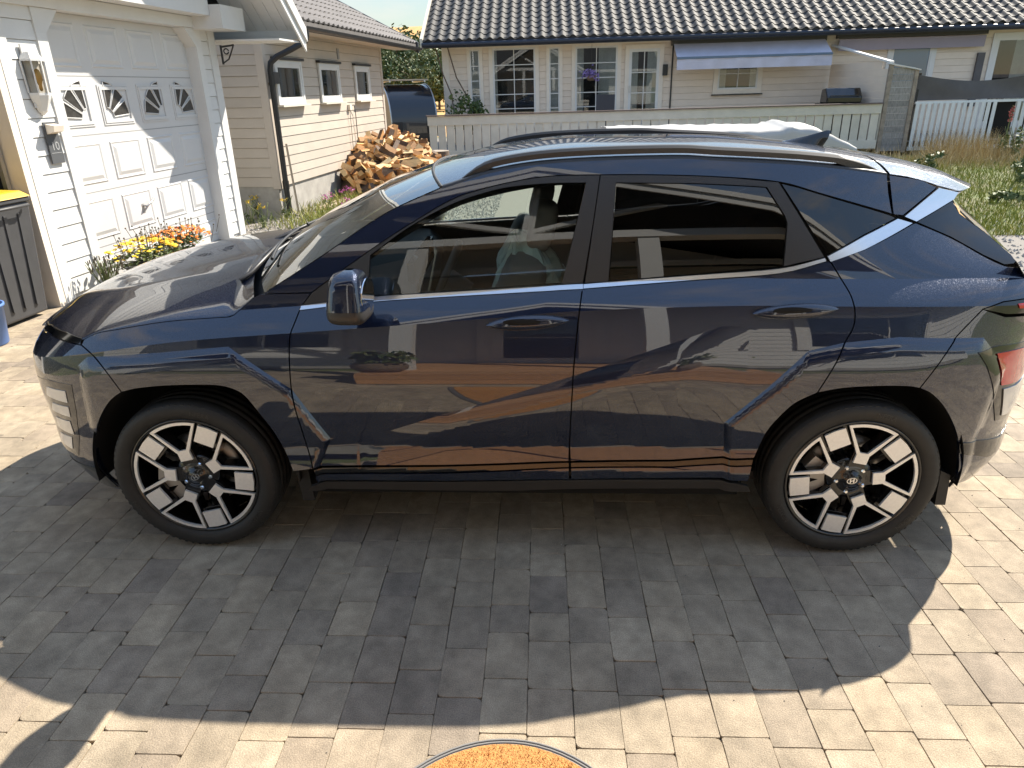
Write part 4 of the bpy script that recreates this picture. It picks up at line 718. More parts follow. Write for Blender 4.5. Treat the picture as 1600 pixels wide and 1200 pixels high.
# marigolds by the garage door
for nm, a, o_, m, lab in (('marigold_plant', -2.62, .34, 'petal_yellow', 'bushy plant of yellow marigolds in front of the garage door'), ('marigold_plant', -2.02, .36, 'petal_orange', 'bushy plant of orange marigolds in front of the garage door')):
    t = thing(nm, lab, 'flowers', wpt(a, o_), (0, 0, GA)); t.scale = (1, 1.1, .80); b = MB(); b.lathe([(0, .005), (.14, .005), (.19, .24), (.205, .24), (.205, .26), (.18, .26), (.17, .22), (0, .22)], 20); b.obj('flower_pot', MATS['bin_grey'], t)
    b = MB(); leaves(b, (0, 0, .36), (.30, .38, .16), 800, .026, rg, 16); b.obj('leaves', MATS['leaf_olive'], t); b = MB()
    for k in range(190):
        th, r = rg.uniform(0, 6.28), math.sqrt(rg.random()); x, y = .29*r*math.cos(th), .38*r*math.sin(th); z = .38+.15*math.sqrt(max(0, 1-r*r))+rg.uniform(-.02, .05); s = rg.uniform(.014, .026); nx, ny = rg.gauss(0, .35), rg.gauss(0, .35); n_ = 7
        b.add([(x, y, z+.008)]+[(x+s*math.cos(q), y+s*math.sin(q), z+s*(nx*math.cos(q)+ny*math.sin(q))) for q in np.linspace(0, 6.283, n_+1)[:-1]], [(0, 1+i, 1+(i+1) % n_) for i in range(n_)])
    f = b.obj('blossoms', MATS[m], t); f['kind'] = 'stuff'; b = MB()
    for k in range(26): x, y = rg.gauss(0, .16), rg.gauss(0, .2); b.tube([(x, y, .42), (x*1.15, y*1.15, .60+rg.uniform(0, .06))], .0028, 4); b.lathe([(0, 0), (.009, .006), (.007, .02), (0, .024)], 6, Matrix.Translation((x*1.15, y*1.15, .60+.03)))
    f = b.obj('seed_heads', MATS['seed_head'], t); f['kind'] = 'stuff'
t = thing('lavender', 'dry grey lavender tuft beside the yellow marigolds', 'plant', wpt(-3.12, .26), (0, 0, GA)); b = MB()
for k in range(60): a, r = rg.uniform(0, 6.28), rg.uniform(.02, .16); b.tube([(0, 0, 0), (r*.5*math.cos(a), r*.5*math.sin(a), .16), (r*math.cos(a), r*math.sin(a), rg.uniform(.22, .36))], .0025, 4)
b.obj('stalks', MATS['leaf_olive'], t); b = MB()
for k in range(60): a, r = rg.uniform(0, 6.28), rg.uniform(.03, .17); b.lathe([(0, 0), (.007, .01), (.005, .04), (0, .05)], 5, Matrix.Translation((r*math.cos(a), r*math.sin(a), rg.uniform(.2, .34))))
f = b.obj('spikes', MATS['seed_head'], t); f['kind'] = 'stuff'
# creeper and shrub at the house corner
t = thing('shrub', 'dark shrub with bare climbing stems at the house corner', 'shrub', (float(on_y(728, 180, 18.2)[0]), 18.2, .19)); b = MB(); leaves(b, (0, 0, .9), (.75, .4, .65), 650, .07, rg, 14); b.obj('leaves', MATS['leaf_dark'], t); b = MB(); b.tube([(-.4, .9, .3), (-.5, 1.05, 1.4), (-.75, 1.1, 2.0), (-.95, 1.15, 2.75)], .02, 5); b.tube([(.1, .8, .3), (0, 1.0, 1.3), (-.35, 1.1, 1.9), (-.6, 1.1, 2.8)], .02, 5); b.obj('stems', MATS['bark'], t)
# ------------------------------------------------------------------ the house the picture is taken from: seen only mirrored in paint and glass
RY = -5.0; rh = root_at('porch_house', 'white boarded house with timber porch facing the car', 'house', (0, RY, 0), math.pi/2)
boards(rh, -7.0, 6.0, .15, 2.6, .16, WW); bx(rh, 'wall_core', -3, -.003, -7, 6, 0, 2.6, WW); bx(rh, 'plinth', -.003, .02, -7, 6, 0, .149, 'concrete')
window(rh, 1.9, 3.3, .95, 2.2, 2, 2, curt=[(0, .3), (.7, 1)], casing=WW); window(rh, -4.4, -2.6, .95, 2.2, 2, 1, curt=[(0, .3)], casing=WW)
dr = window(rh, -.60, .40, .40, 2.40, 1, 2, fw=.14, frame=WW, casing=WW, cw=.12, name='front_door')
for k in range(16): bx(rh, 'porch_plank', .02+k*.148, .02+k*.148+.142, -1.6, 1.1, .29, .325, 'deck_wood')
for z in (.02, .155): bx(rh, 'porch_riser', 2.375, 2.405, -1.6, 1.1, z, z+.128, 'deck_wood')
for a in (-1.57, 1.1): bx(rh, 'porch_cheek', .02, 2.37, a-.03, a, 0, .285, 'deck_wood')
for a in (-.98, .80): bx(rh, 'porch_column', 1.75, 1.91, a, a+.16, .327, 2.68, WW)
bx(rh, 'porch_beam', 1.73, 1.93, -2.3, 2.4, 2.682, 2.84, WW)
PS_ = .62
def pr(o, a, dz=0): return (o, a, 4.25-abs(a-.05)*PS_+dz)
for a1 in (-2.75, 2.85):
    b = MB(); b.add([pr(2.25, .05), pr(2.25, a1), pr(-2.5, a1), pr(-2.5, .05), pr(2.25, .05, .1), pr(2.25, a1, .1), pr(-2.5, a1, .1), pr(-2.5, .05, .1)], [(0, 1, 2, 3), (4, 7, 6, 5), (0, 4, 5, 1), (1, 5, 6, 2), (2, 6, 7, 3), (3, 7, 4, 0)]); b.obj('porch_roof', MATS['dark_roof_metal'], rh, recalc=True)
    for o0, h0, h1 in ((2.255, -.14, .12), (2.285, .02, .15)):
        b = MB(); b.add([pr(o0, .05, h0), pr(o0+.024, .05, h0), pr(o0+.024, a1, h0), pr(o0, a1, h0), pr(o0, .05, h1), pr(o0+.024, .05, h1), pr(o0+.024, a1, h1), pr(o0, a1, h1)], [(0, 1, 2, 3), (4, 7, 6, 5), (0, 4, 5, 1), (1, 5, 6, 2), (2, 6, 7, 3), (3, 7, 4, 0)]); b.obj('barge_board', MATS[WW], rh, recalc=True)
MB().beam((1.83, .05, 2.84), (1.83, .05, 4.15), .10, .10).obj('king_post', MATS[WW], rh); MB().beam((1.82, -1.1, 3.55), (1.82, .03, 2.95), .07, .09).obj('gable_brace', MATS[WW], rh); MB().beam((1.82, 1.2, 3.55), (1.82, .07, 2.95), .07, .09).obj('gable_brace', MATS[WW], rh)
b = MB(); b.add([(.3, -2.2, 2.7), (.3, 2.3, 2.7), (.3, .05, 4.1)], [(0, 1, 2)]); b.obj('gable_boarding', MATS['cream_trim'], rh)
# main roof of that house
b = MB(); b.add([(.6, -7.4, 2.65), (.6, 6.4, 2.65), (-3.4, 6.4, 4.1), (-3.4, -7.4, 4.1)], [(0, 1, 2, 3)]); b.add([(.6, -7.4, 2.60), (.6, 6.4, 2.60), (-3.4, 6.4, 4.05), (-3.4, -7.4, 4.05)], [(0, 3, 2, 1)]); b.obj('main_roof', MATS['roof_tile_dark'], rh); bx(rh, 'eaves_fascia', .60, .63, -7.4, 6.4, 2.55, 2.70, WW)
for i, (x, lab) in enumerate(((-.98, 'wicker basket plant at the porch end towards the garage'), (1.2, 'wicker basket plant at the porch end away from the garage'))):
    t = thing('plant_basket', lab, 'plant basket', (x, RY+2.12, .325)); b = MB(); b.lathe([(0, 0), (.13, 0), (.19, .10), (.20, .20), (.17, .28)], 18); b.obj('basket', MATS['wicker'], t); b = MB(); leaves(b, (0, 0, .42), (.26, .26, .20), 320, .045, random.Random(60+i), 10); b.obj('leaves', MATS['leaf_olive'], t)
# ------------------------------------------------------------------ the car: side skin S(x, z), panels cut from it
def p2s(px, off=0.0):
    px = np.atleast_2d(np.array(px, float)); d = FW+np.outer((px[:, 0]-800)/F_PX, RT)+np.outer((600-px[:, 1])/F_PX, UP); y = np.full(len(px), -.9)
    for i in range(30):
        t = (y-CAM[1])/d[:, 1]; P = CAM+d*t[:, None]; y = .5*y-.5*(S(P[:, 0], P[:, 2])+off)
    return [(float(a), float(b)) for a, b in P[:, [0, 2]]]
def crv(pts, n=4):
    # Catmull-Rom through a polyline
    P = [np.array(p, float) for p in pts]; P = [2*P[0]-P[1]]+P+[2*P[-1]-P[-2]]; out = []
    for i in range(1, len(P)-2):
        a, b, c, d = P[i-1:i+3]
        for k in range(n):
            t = k/n; out.append(tuple(.5*(2*b+(c-a)*t+(2*a-5*b+4*c-d)*t*t+(3*b-a-3*c+d)*t**3)))
    out.append(tuple(P[-2])); return out
def sx(pts, n=4): return p2s(crv(pts, n))
def inset(P, g):
    P = [np.array(p, float) for p in P]; Q = [P[0]]
    for p in P[1:]:
        if np.hypot(*(p-Q[-1])) > 1e-4: Q.append(p)
    if np.hypot(*(Q[0]-Q[-1])) < 1e-4: Q.pop()
    P = Q; n = len(P); A = sum(P[i][0]*P[(i+1) % n][1]-P[(i+1) % n][0]*P[i][1] for i in range(n)); s = 1 if A > 0 else -1; out = []
    for i in range(n):
        e1 = P[i]-P[i-1]; e2 = P[(i+1) % n]-P[i]; e1 /= np.hypot(*e1); e2 /= np.hypot(*e2)
        n1 = s*np.array([-e1[1], e1[0]]); n2 = s*np.array([-e2[1], e2[0]]); m = n1+n2; l = m@m
        m = m*2/l if l > .5 else m*2/.5
        out.append(P[i]+m*g)
    return out if s > 0 else out[::-1]
CREASES = []
for P in (FLF, FLR): CREASES += [(P[i], P[i+1]) for i in range(1, len(P)-2)]
CREASES += list(zip(DC[:-1], DC[1:]))
_c = []
for a_, b_ in CREASES:
    n_ = max(1, int(math.dist(a_, b_)/.05)); q_ = [(a_[0]+(b_[0]-a_[0])*k/n_, a_[1]+(b_[1]-a_[1])*k/n_) for k in range(n_+1)]; _c += list(zip(q_[:-1], q_[1:]))
CREASES = _c
def panel(name, xz, m, parent, off=0.0, gap=.0025, flange=.018, step=(.022, .014), both=True, creases=False, Sf=None, kids=None):
    Sf = Sf or S
    P = inset(xz, gap); bm = bmesh.new()
    vs = [bm.verts.new((p[0], 0, p[1]-float(ZSH(p[0])))) for p in P]; bm.faces.new(vs)
    xs = [v.co.x for v in vs]; us = [v.co.z for v in vs]
    def cut(co, no, geom=None): bmesh.ops.bisect_plane(bm, geom=geom or (bm.verts[:]+bm.edges[:]+bm.faces[:]), dist=1e-5, plane_co=co, plane_no=no)
    k = math.ceil(min(xs)/step[0])
    while k*step[0] < max(xs): cut((k*step[0], 0, 0), (1, 0, 0)); k += 1
    if min(xs) < -1.85:
        for x in np.linspace(-1.86, -2.18, 22): cut((x, 0, 0), (1, 0, 0))
    if max(xs) > 1.85:
        for x in np.linspace(1.86, 2.17, 18): cut((x, 0, 0), (1, 0, 0))
    k = math.ceil(min(us)/step[1])
    while k*step[1] < max(us): cut((0, 0, k*step[1]), (0, 0, 1)); k += 1
    if creases:
        for a, b in CREASES:
            A = np.array([a[0], a[1]-float(ZSH(a[0]))]); B = np.array([b[0], b[1]-float(ZSH(b[0]))])
            fs = [f for f in bm.faces if min(A[0], B[0])-.004 < f.calc_center_median().x < max(A[0], B[0])+.004 and min(A[1], B[1])-.012 < f.calc_center_median().z < max(A[1], B[1])+.012]
            if fs:
                g = list({v for f in fs for v in f.verts})+list({e for f in fs for e in f.edges})+fs
                d = B-A; cut((A[0], 0, A[1]), (-d[1], 0, d[0]), g)
    bmesh.ops.remove_doubles(bm, verts=bm.verts[:], dist=2e-4)
    for f in bm.faces:
        if f.normal.y > 0: f.normal_flip()
    nf = len(bm.faces); bm.faces.index_update()
    main = bm.faces[:]
    ex = bmesh.ops.extrude_edge_only(bm, edges=[e for e in bm.edges if e.is_boundary])
    low_v = {v for v in ex['geom'] if isinstance(v, bmesh.types.BMVert)}
    co = np.array([v.co[:] for v in bm.verts]); lowm = np.array([v in low_v for v in bm.verts])
    z = co[:, 2]+ZSH(co[:, 0]); y = -(Sf(co[:, 0], z)+off)+np.where(lowm, flange, 0)
    co = np.stack([co[:, 0], y, z], -1); bm.verts.index_update()
    F = [[v.index for v in f.verts] for f in bm.faces]; ismain = [f in set(main) for f in bm.faces] if len(main) < 50 else None
    ms = set(main); ismain = [f in ms for f in bm.faces]; bm.free()
    lx = []; lz = []
    for f, mn in zip(F, ismain):
        if mn:
            c = co[f].mean(0)
            for i in f: lx.append(co[i][0]*.8+c[0]*.2); lz.append(co[i][2]*.8+c[2]*.2)
    lx = np.array(lx); lz = np.array(lz); e = 4e-4
    sxx = (Sf(lx+e, lz)-Sf(lx-e, lz))/(2*e); szz = (Sf(lx, lz+e)-Sf(lx, lz-e))/(2*e)
    nn = np.stack([-sxx, -np.ones_like(sxx), -szz], -1); nn /= np.linalg.norm(nn, axis=1)[:, None]
    res = []
    for side in ((-1, 1) if both else (-1,)):
        V = co.copy(); NN = []; FF = []; j = 0
        if side > 0: V[:, 1] *= -1
        for f, mn in zip(F, ismain):
            k = len(f)
            if mn:
                L = [nn[j+i] for i in range(k)]; j += k
            else:
                a, b, c = V[f[0]], V[f[1]], V[f[2]]; g = np.cross(b-a, c-a); g /= (np.linalg.norm(g)+1e-12)
                if side > 0: g = -g
                L = [g]*k
            if side > 0:
                L = [(q[0], -q[1], q[2]) if mn else q for q in L][::-1]; f = f[::-1]
            FF.append(f); NN += [tuple(map(float, q)) for q in L]
        me = bpy.data.meshes.new(name); me.from_pydata(V.tolist(), [], FF); me.polygons.foreach_set('use_smooth', [True]*len(FF)); me.update()
        me.normals_split_custom_set(NN); res.append(link(name, me, MATS[m], parent if not isinstance(parent, tuple) else parent[0 if side < 0 else 1]))
    return tuple(res)

car = thing('car', 'dark navy blue compact crossover parked side-on on the paved driveway', 'car')
PAINT = 'navy_metallic_paint'
B_LINE = [(938, 273), (925, 362), (911, 445), (905, 489), (897, 567), (893, 633), (890, 690), (891, 721), (890, 748)]
FD_F = [(469, 483), (461, 503), (453, 526), (452, 560), (455, 607), (461, 638), (471, 670), (483, 708), (489, 733)]
RD_R = [(1277, 614), (1297, 583), (1310, 560), (1321, 534), (1333, 512), (1336, 489), (1330, 463), (1315, 437), (1297, 408)]
BELT_L = [(469, 484), (580, 471), (700, 463), (911, 451), (1090, 437), (1217, 427), (1291, 408)]
BELT_U = [(471, 477), (580, 464), (700, 456), (911, 443), (1090, 429), (1217, 419), (1289, 402)]
ARCH_F = [(458, 737), (455, 730), (445, 705), (426, 673), (404, 645), (382, 619), (363, 608), (341, 603), (309, 602), (262, 603), (217, 607), (190, 613)]
GAP_F = [(190, 613), (167, 582), (147, 557), (127, 539)]
HOOD_E = [(132, 529), (152, 520), (185, 514), (260, 502), (335, 496), (360, 494), (372, 486), (397, 464), (412, 459)]
WS_E = [(412, 459), (500, 402), (600, 335), (690, 293)]
RAIL_L = [(690, 293), (710, 287), (760, 270), (835, 256), (935, 249), (1060, 246), (1120, 249), (1250, 256), (1347, 266), (1386, 272)]
DTOP = [(487, 457), (578, 391), (650, 344), (705, 312), (747, 297), (800, 284), (860, 275), (938, 273), (1022, 273), (1120, 276), (1217, 284), (1282, 302), (1380, 330), (1394, 335)]
def sub(L, a, b): return L[a:b]
# doors
fd = panel('front_door', sx(FD_F)+p2s([(700, 727), (889, 721)])+sx(B_LINE[::-1][2:7])+sx([BELT_L[3], BELT_L[2], BELT_L[1], BELT_L[0]]), PAINT, car, creases=True)
rd = panel('rear_door', sx(B_LINE[2:8])+p2s([(1050, 719), (1178, 716)])+sx([(1180, 713), (1197, 677), (1217, 653), (1243, 630), (1277, 614)])+sx(RD_R)+sx([BELT_L[6], BELT_L[5], BELT_L[4], BELT_L[3]]), PAINT, car, creases=True)
for s in (0, 1): fd[s]['label'] = 'navy front door skin with diagonal crease'; rd[s]['label'] = 'navy rear door skin running into the wheel arch'
panel('lower_cladding', p2s([(490, 735), (700, 729), (889, 723)])+p2s([(889, 730), (700, 738), (493, 743)]), 'black_gloss', fd, gap=.001)
panel('lower_cladding', p2s([(892, 723), (1050, 721), (1177, 718)])+p2s([(1175, 727), (1050, 729), (892, 730)]), 'black_gloss', rd, gap=.001)
panel('lower_cladding', p2s([(493, 744), (700, 739), (889, 731)])+p2s([(889, 748), (497, 753)]), PAINT, fd, gap=.001, off=.004)
panel('lower_cladding', p2s([(892, 731), (1050, 730), (1174, 728)])+p2s([(1168, 751), (892, 748)]), PAINT, rd, gap=.001, off=.004)
panel('side_sill', [(-.87, .275), (-.85, .31), (-.815, .326), (.21, .345), (.86, .348), (.92, .33), (.94, .29), (0, .272)], 'black_satin', car, off=.004)
# window frames and glass
panel('window_frame', sx(DTOP[:8])+p2s(B_LINE[1:2]+[(911, 443)])+p2s([(877, 446), (915, 286)])+sx([(915, 286), (860, 287), (802, 292), (760, 301), (705, 320), (640, 355), (579, 399)])[1:]+p2s([(575, 465), (471, 478)]), 'black_satin', fd, gap=.002)
panel('window_glass', sx([(914, 287), (860, 288), (802, 293), (760, 302), (705, 321), (640, 356), (580, 400)])+p2s([(576, 464)])+p2s([(700, 455), (878, 445)]), 'clear_car_glass', fd, off=-.006, gap=0, flange=.004)
panel('window_frame', sx(DTOP[7:11])+p2s([(1289, 402), (1224, 417), (1230, 348), (1226, 337), (1198, 293), (1080, 287), (963, 286), (951, 441), (913, 443), (925, 362)]), 'black_satin', rd, gap=.002)
panel('window_glass', p2s([(963, 287), (1080, 288), (1197, 294), (1225, 338), (1229, 348), (1223, 417), (1090, 428), (952, 440)]), 'privacy_glass', rd, off=-.006, gap=0, flange=.004)
panel('chrome_strip', sx(BELT_L[:4])+sx(BELT_U[:4])[::-1], 'satin_chrome', fd, off=.005, gap=.0005, flange=.008)
panel('chrome_strip', sx(BELT_L[3:])+sx(BELT_U[3:])[::-1], 'satin_chrome', rd, off=.005, gap=.0015, flange=.008)
# fender, pillars, quarter
panel('front_fender', sx(HOOD_E)+p2s([(487, 457.5), (470, 480)])+sx(FD_F)+p2s([(458, 737)])+sx(ARCH_F)+sx(GAP_F)[1:], PAINT, car, creases=True)
panel('roof_side_frame', sx(WS_E, 6)+sx(RAIL_L)[1:]+p2s([(1388, 300), (1394, 335)])+sx(DTOP)[::-1][1:], PAINT, car, gap=.0015)
panel('quarter_glass', p2s([(1221, 287)])+sx([(1250, 294), (1282, 304), (1380, 333), (1400, 341)])+p2s([(1350, 367), (1293, 399)]), 'privacy_glass', car, off=-.003, gap=.001, flange=.004)
panel('chrome_spear', p2s([(1292, 400), (1350, 368), (1402, 341), (1426, 348), (1350, 390), (1297, 409)]), 'satin_chrome', car, off=.005, gap=.001, flange=.01)
LAMP_T = [(1.70, 1.035), (1.78, 1.055), (1.92, 1.06), (2.06, 1.055), (2.12, 1.045)]
panel('quarter_panel', sx(RD_R)+p2s([(1350, 390), (1427, 349)])+sx([(1431, 348), (1487, 372), (1537, 400), (1570, 415), (1592, 418)])+[(1.90, 1.12), (1.99, 1.075), (2.06, 1.06)]+LAMP_T[2::-1]+sx([(1498, 522), (1468, 567), (1437, 607)])+sx([(1437, 607), (1417, 604), (1367, 604), (1317, 607), (1277, 614)])[1:], PAINT, car, creases=True)
rb = panel('rear_bumper', sx([(1437, 607), (1468, 567), (1498, 522)])+[LAMP_T[0], (1.80, 1.0), (2.0, .985), (2.13, .975), (2.155, .8), (2.16, .6), (2.155, .45), (2.12, .30), (2.04, .262), (1.90, .252), (1.76, .27)]+p2s([(1498, 720)])+sx([(1498, 693), (1493, 673), (1483, 650), (1470, 630), (1453, 614), (1437, 607)]), PAINT, car, creases=True)
panel('bumper_trim', p2s([(1499, 692), (1562, 681)])+[(2.05, .475), (2.06, .43)]+p2s([(1565, 696), (1499, 708)]), 'black_gloss', rb, off=.004, gap=0, flange=.004)
fb = panel('front_bumper', sx(GAP_F)+[(-1.80, .905), (-1.92, .905), (-2.03, .885), (-2.09, .87), (-2.14, .78), (-2.155, .66), (-2.145, .45), (-2.10, .30), (-2.02, .235), (-1.80, .215), (-1.70, .22)]+[(-1.735, .30), (-1.745, .40)]+sx([(154, 721), (151, 695), (152, 670), (159, 648), (173, 626), (190, 613)])[1:], PAINT, car, creases=True)
panel('bumper_trim', [(-1.76, .36), (-1.90, .345), (-2.06, .33), (-2.095, .31), (-2.02, .24), (-1.80, .22), (-1.73, .24)], 'black_gloss', fb, off=.003, gap=0, flange=.004)
panel('daylight_strip', [(-1.70, .925), (-1.80, .93), (-1.93, .925), (-2.03, .905), (-2.035, .89), (-1.92, .907), (-1.80, .908), (-1.70, .906)], 'black_gloss', fb, off=.003, gap=0, flange=.03)
# lamps
HL = [(-1.765, .745), (-1.90, .742), (-2.02, .72), (-2.085, .63), (-2.075, .50), (-2.03, .40), (-1.86, .395), (-1.83, .50), (-1.79, .62)]
hl = panel('headlight', HL, 'lamp_grey', car, off=.0015, gap=0, flange=.01)
for z0, z1, xa, xb in ((.655, .71, -1.81, -1.93), (.585, .635, -1.825, -1.93), (.49, .56, -1.85, -1.95), (.42, .475, -1.88, -1.97)):
    panel('reflector', [(xa, z1), (xb, z1-.006), (xb-.03, z0), (xa-.01, z0)], 'lamp_white', hl, off=.004, gap=0, flange=.006)
TL = [(1.693, .885), (1.80, .892), (1.90, .885), (2.04, .87), (2.09, .84), (2.10, .70), (2.06, .585), (1.97, .552), (1.895, .556), (1.82, .70), (1.74, .83)]
tl = panel('tail_light', TL, 'black_gloss', car, off=.003, gap=0, flange=.012)
panel('red_lens', [(1.79, .865), (1.90, .862), (2.04, .848), (2.085, .82), (2.085, .73), (1.95, .715), (1.855, .725)], 'lamp_red', tl, off=.008, gap=0, flange=.006)
panel('clear_lens', [(1.875, .705), (1.95, .70), (2.085, .71), (2.05, .60), (1.965, .57), (1.92, .575)], 'lamp_white', tl, off=.008, gap=0, flange=.006)
ul = panel('upper_tail_lamp', LAMP_T+[(2.13, .985), (2.0, .995), (1.80, 1.01)], 'black_gloss', car, off=.002, gap=.001, flange=.01)
panel('red_lens', [(1.84, 1.045), (1.95, 1.048), (2.1, 1.04), (2.11, 1.02), (1.95, 1.025), (1.85, 1.028)], 'lamp_red', ul, off=.006, gap=0, flange=.006)
# tailgate corner, spoiler
panel('tailgate_fin', p2s([(1432, 347), (1489, 313), (1494, 324), (1500, 334), (1520, 349), (1540, 363), (1580, 397), (1591, 412), (1570, 414), (1537, 399), (1487, 371)]), 'black_gloss', car, off=-.002, gap=.002)
panel('spoiler_side', p2s([(1389, 273), (1396, 335), (1411, 337), (1464, 293), (1440, 281)]), PAINT, car, gap=.002)
panel('chrome_spear', p2s([(1412, 338), (1431, 346), (1490, 311), (1497, 300), (1466, 293)]), 'satin_chrome', car, off=.006, gap=.001, flange=.012)

def loft(name, edge, cen, m, parent, nv=25, px=2.0, pz=2.2, th=0.0, flip=False, py=1.0):
    # edge: near-side points (x, -y, z); cen: centre points (x, z); filled across to the far side
    P = []
    for (ex, ey, ez), (cx, cz) in zip(edge, cen):
        row = []
        for v in np.linspace(-1, 1, nv):
            a = abs(v); row.append((cx-(cx-ex)*a**px, -ey*np.sign(-v)*a**py if v else 0, cz-(cz-ez)*a**pz))
        P.append(row)
    b = MB(); b.grid(P, True, flip)
    return b.obj(name, MATS[m], parent)
def E3(xz): return [(x, -float(S(x, z)), z) for x, z in xz]
def along(pts, n):
    P = np.array(pts, float); d = np.r_[0, np.cumsum(np.linalg.norm(np.diff(P, axis=0), axis=1))]; t = np.linspace(0, d[-1], n)
    return np.stack([np.interp(t, d, P[:, k]) for k in range(P.shape[1])], -1)
# roof panel: from the rail line over to the other side
re = along([(x, -float(S(x, z)), z) for x, z in p2s(crv(RAIL_L, 6))], 44)
rc = []
for x, y, z in re:
    t = (x-re[0][0])/(re[-1][0]-re[0][0]); xc = x-.10*(1-t)**2+.06*t**2
    rc.append((xc, float(pchip([-.45, -.3, -.1, .3, .8, 1.25, 1.45], [1.475, 1.512, 1.555, 1.592, 1.588, 1.555, 1.525])(xc))))
roof = loft('roof', re, rc, PAINT, car, nv=41, pz=2.6)
# spoiler top
n = 14; se = along([tuple(re[-1]+np.array([.012, 0, 0])), *[(x, -float(S(x, z)), z+.002) for x, z in p2s([(1415, 276), (1440, 282), (1467, 291), (1498, 299)])]], n)
sc = along([(rc[-1][0]+.012, rc[-1][1]), (1.62, 1.50), (1.80, 1.455), (1.935, 1.40)], n)
sp = loft('rear_spoiler', se, sc, PAINT, car, nv=31, px=2.2)
tgE = [(1.655, -.605, 1.415), (1.63, -.60, 1.385), (1.64, -.64, 1.355), (1.74, -.675, 1.285), (1.83, -.75, 1.19)]
tgE = [(x, -float(S(x, z))+.004, z) for x, z in p2s([(1497, 301), (1490, 312), (1500, 334), (1540, 363), (1580, 397), (1591, 412)])]
rw = loft('rear_window', tgE, [(1.935, 1.395), (1.86, 1.37), (1.87, 1.345), (1.95, 1.27), (2.03, 1.18), (2.06, 1.14)], 'privacy_glass', car, nv=25)
tgl = loft('tailgate', [(1.832, -.755, 1.185)]+[(x, -float(S(x, z))+.003, z) for x, z in ((1.90, 1.118), (1.99, 1.073), (2.06, 1.058), (2.12, 1.04), (2.13, .98), (2.153, .80))], [(2.06, 1.135), (2.10, 1.10), (2.12, 1.07), (2.13, 1.055), (2.14, 1.04), (2.14, .98), (2.165, .80)], PAINT, car, nv=25)
loft('bumper_middle', E3([(2.153, .80), (2.158, .6), (2.153, .45), (2.12, .30), (2.04, .262)]), [(2.175, .80), (2.185, .6), (2.18, .45), (2.14, .30), (2.05, .262)], PAINT, car, nv=13)
loft('bumper_middle', E3([(-2.03, .885), (-2.09, .87), (-2.138, .78), (-2.153, .66), (-2.143, .45), (-2.098, .30), (-2.02, .236)]), [(-2.10, .90), (-2.13, .87), (-2.17, .78), (-2.19, .66), (-2.18, .45), (-2.14, .30), (-2.05, .236)], PAINT, car, nv=13, flip=True)
# bonnet: centre -> ridge -> fold -> shut line
hx_ = p2s(crv(HOOD_E[:8], 5)); XE = -2.085
fr_ = [(-1.70, .917), (-1.76, .916), (-1.84, .914), (-1.92, .910), (-1.98, .903), (-2.03, .893)]
ed = sorted([(x, float(S(x, z)), z) for x, z in hx_+fr_]+[(-2.05, .56, .892), (-2.066, .40, .895), (-2.078, .22, .897)])
EX = np.array([e[0] for e in ed]); EY = np.array([e[1] for e in ed]); EZ_ = np.array([e[2] for e in ed])
zc = pchip([XE, -2.075, -2.045, -1.995, -1.9, -1.75, -1.6, -1.35, -1.1, -.9], [.899, .918, .946, .978, 1.017, 1.057, 1.085, 1.119, 1.143, 1.156])
P = []
for t in np.linspace(0, 1, 70):
    xs_ = XE+(hx_[-1][0]-XE)*(t**1.7); row = []
    ye_ = np.interp(xs_, np.r_[XE, EX], np.r_[0.03, EY]); ze_ = np.interp(xs_, np.r_[XE, EX], np.r_[.897, EZ_])
    back = max(0, (xs_+1.25)/.30)                       # rear edge bows forward towards the centre
    for a in np.linspace(0, math.pi/2, 34):
        v = math.sin(a); x = xs_-.20*min(1, back)**1.5*(1-v**2)*(1 if back > 0 else 0); z0 = float(zc(x)); pw = 2.5; k = max(0, 1-v**pw)**.78
        z = ze_+(z0-ze_)*k+.005*max(0, 1-abs(v-.62)/.10)*min(1, t*4)*min(1, max(0, (-1.1-xs_)/.3))
        row.append((x, -ye_*v, z))
    P.append(row)
full = [[(x, -y, z) for x, y, z in r[::-1]][:-1]+r for r in P]
b = MB(); b.grid(full, True, True); hood = b.obj('bonnet', MATS[PAINT], car)
hood['label'] = 'navy clamshell bonnet with folded edges'
# cowl, windscreen, wipers
wE = along([(x, -float(S(x, z))+.012, z+.002) for x, z in p2s(crv(WS_E, 6))], 24)
wc = along([(-1.13, 1.135), (-.88, 1.29), (-.60, 1.42), (-.345, 1.50)], 24)
ws = loft('windscreen', wE, wc, 'clear_car_glass', car, nv=31, px=2.3, pz=2.2)
we0 = wE[0]
P = []
for v in np.linspace(-1, 1, 31):
    a = abs(v); x1 = -1.13+(we0[0]+1.13)*a**2.3; y = -we0[1]*v; z1 = 1.135-(1.135-we0[2])*a**2.2
    y *= .955; P.append([(x1+.06, y, z1+.010), (x1, y, z1-.006), (x1-.05, y*.98, z1-.04), (x1-.10, y*.96, z1-.06), (x1-.13, y*.95, z1-.07)])
b = MB(); b.grid(P, True); b.obj('cowl', MATS['black_plastic'], car)
for y0, y1, k in ((-.62, -.02, 0), (.08, .58, 1)):
    b = MB(); f = lambda y, o: (-1.13+(we0[0]+1.13)*abs(y/we0[1])**2.3+o, y, 1.135-(1.135-we0[2])*abs(y/we0[1])**2.2+.03+o*.45)
    b.tube([f(y0, -.09), f(y0+.03, -.04), f(y0+.2, .03), f((y0+y1)/2+.1, .05)], [.012, .011, .009, .006], 6); b.obj('wiper_arm', MATS['black_satin'], car)
    b = MB(); b.tube([f(y, .045+.02*math.sin(3*(y-y0))) for y in np.linspace(y0+.08, y1, 9)], .007, 6); b.obj('wiper_blade', MATS['black_plastic'], car)
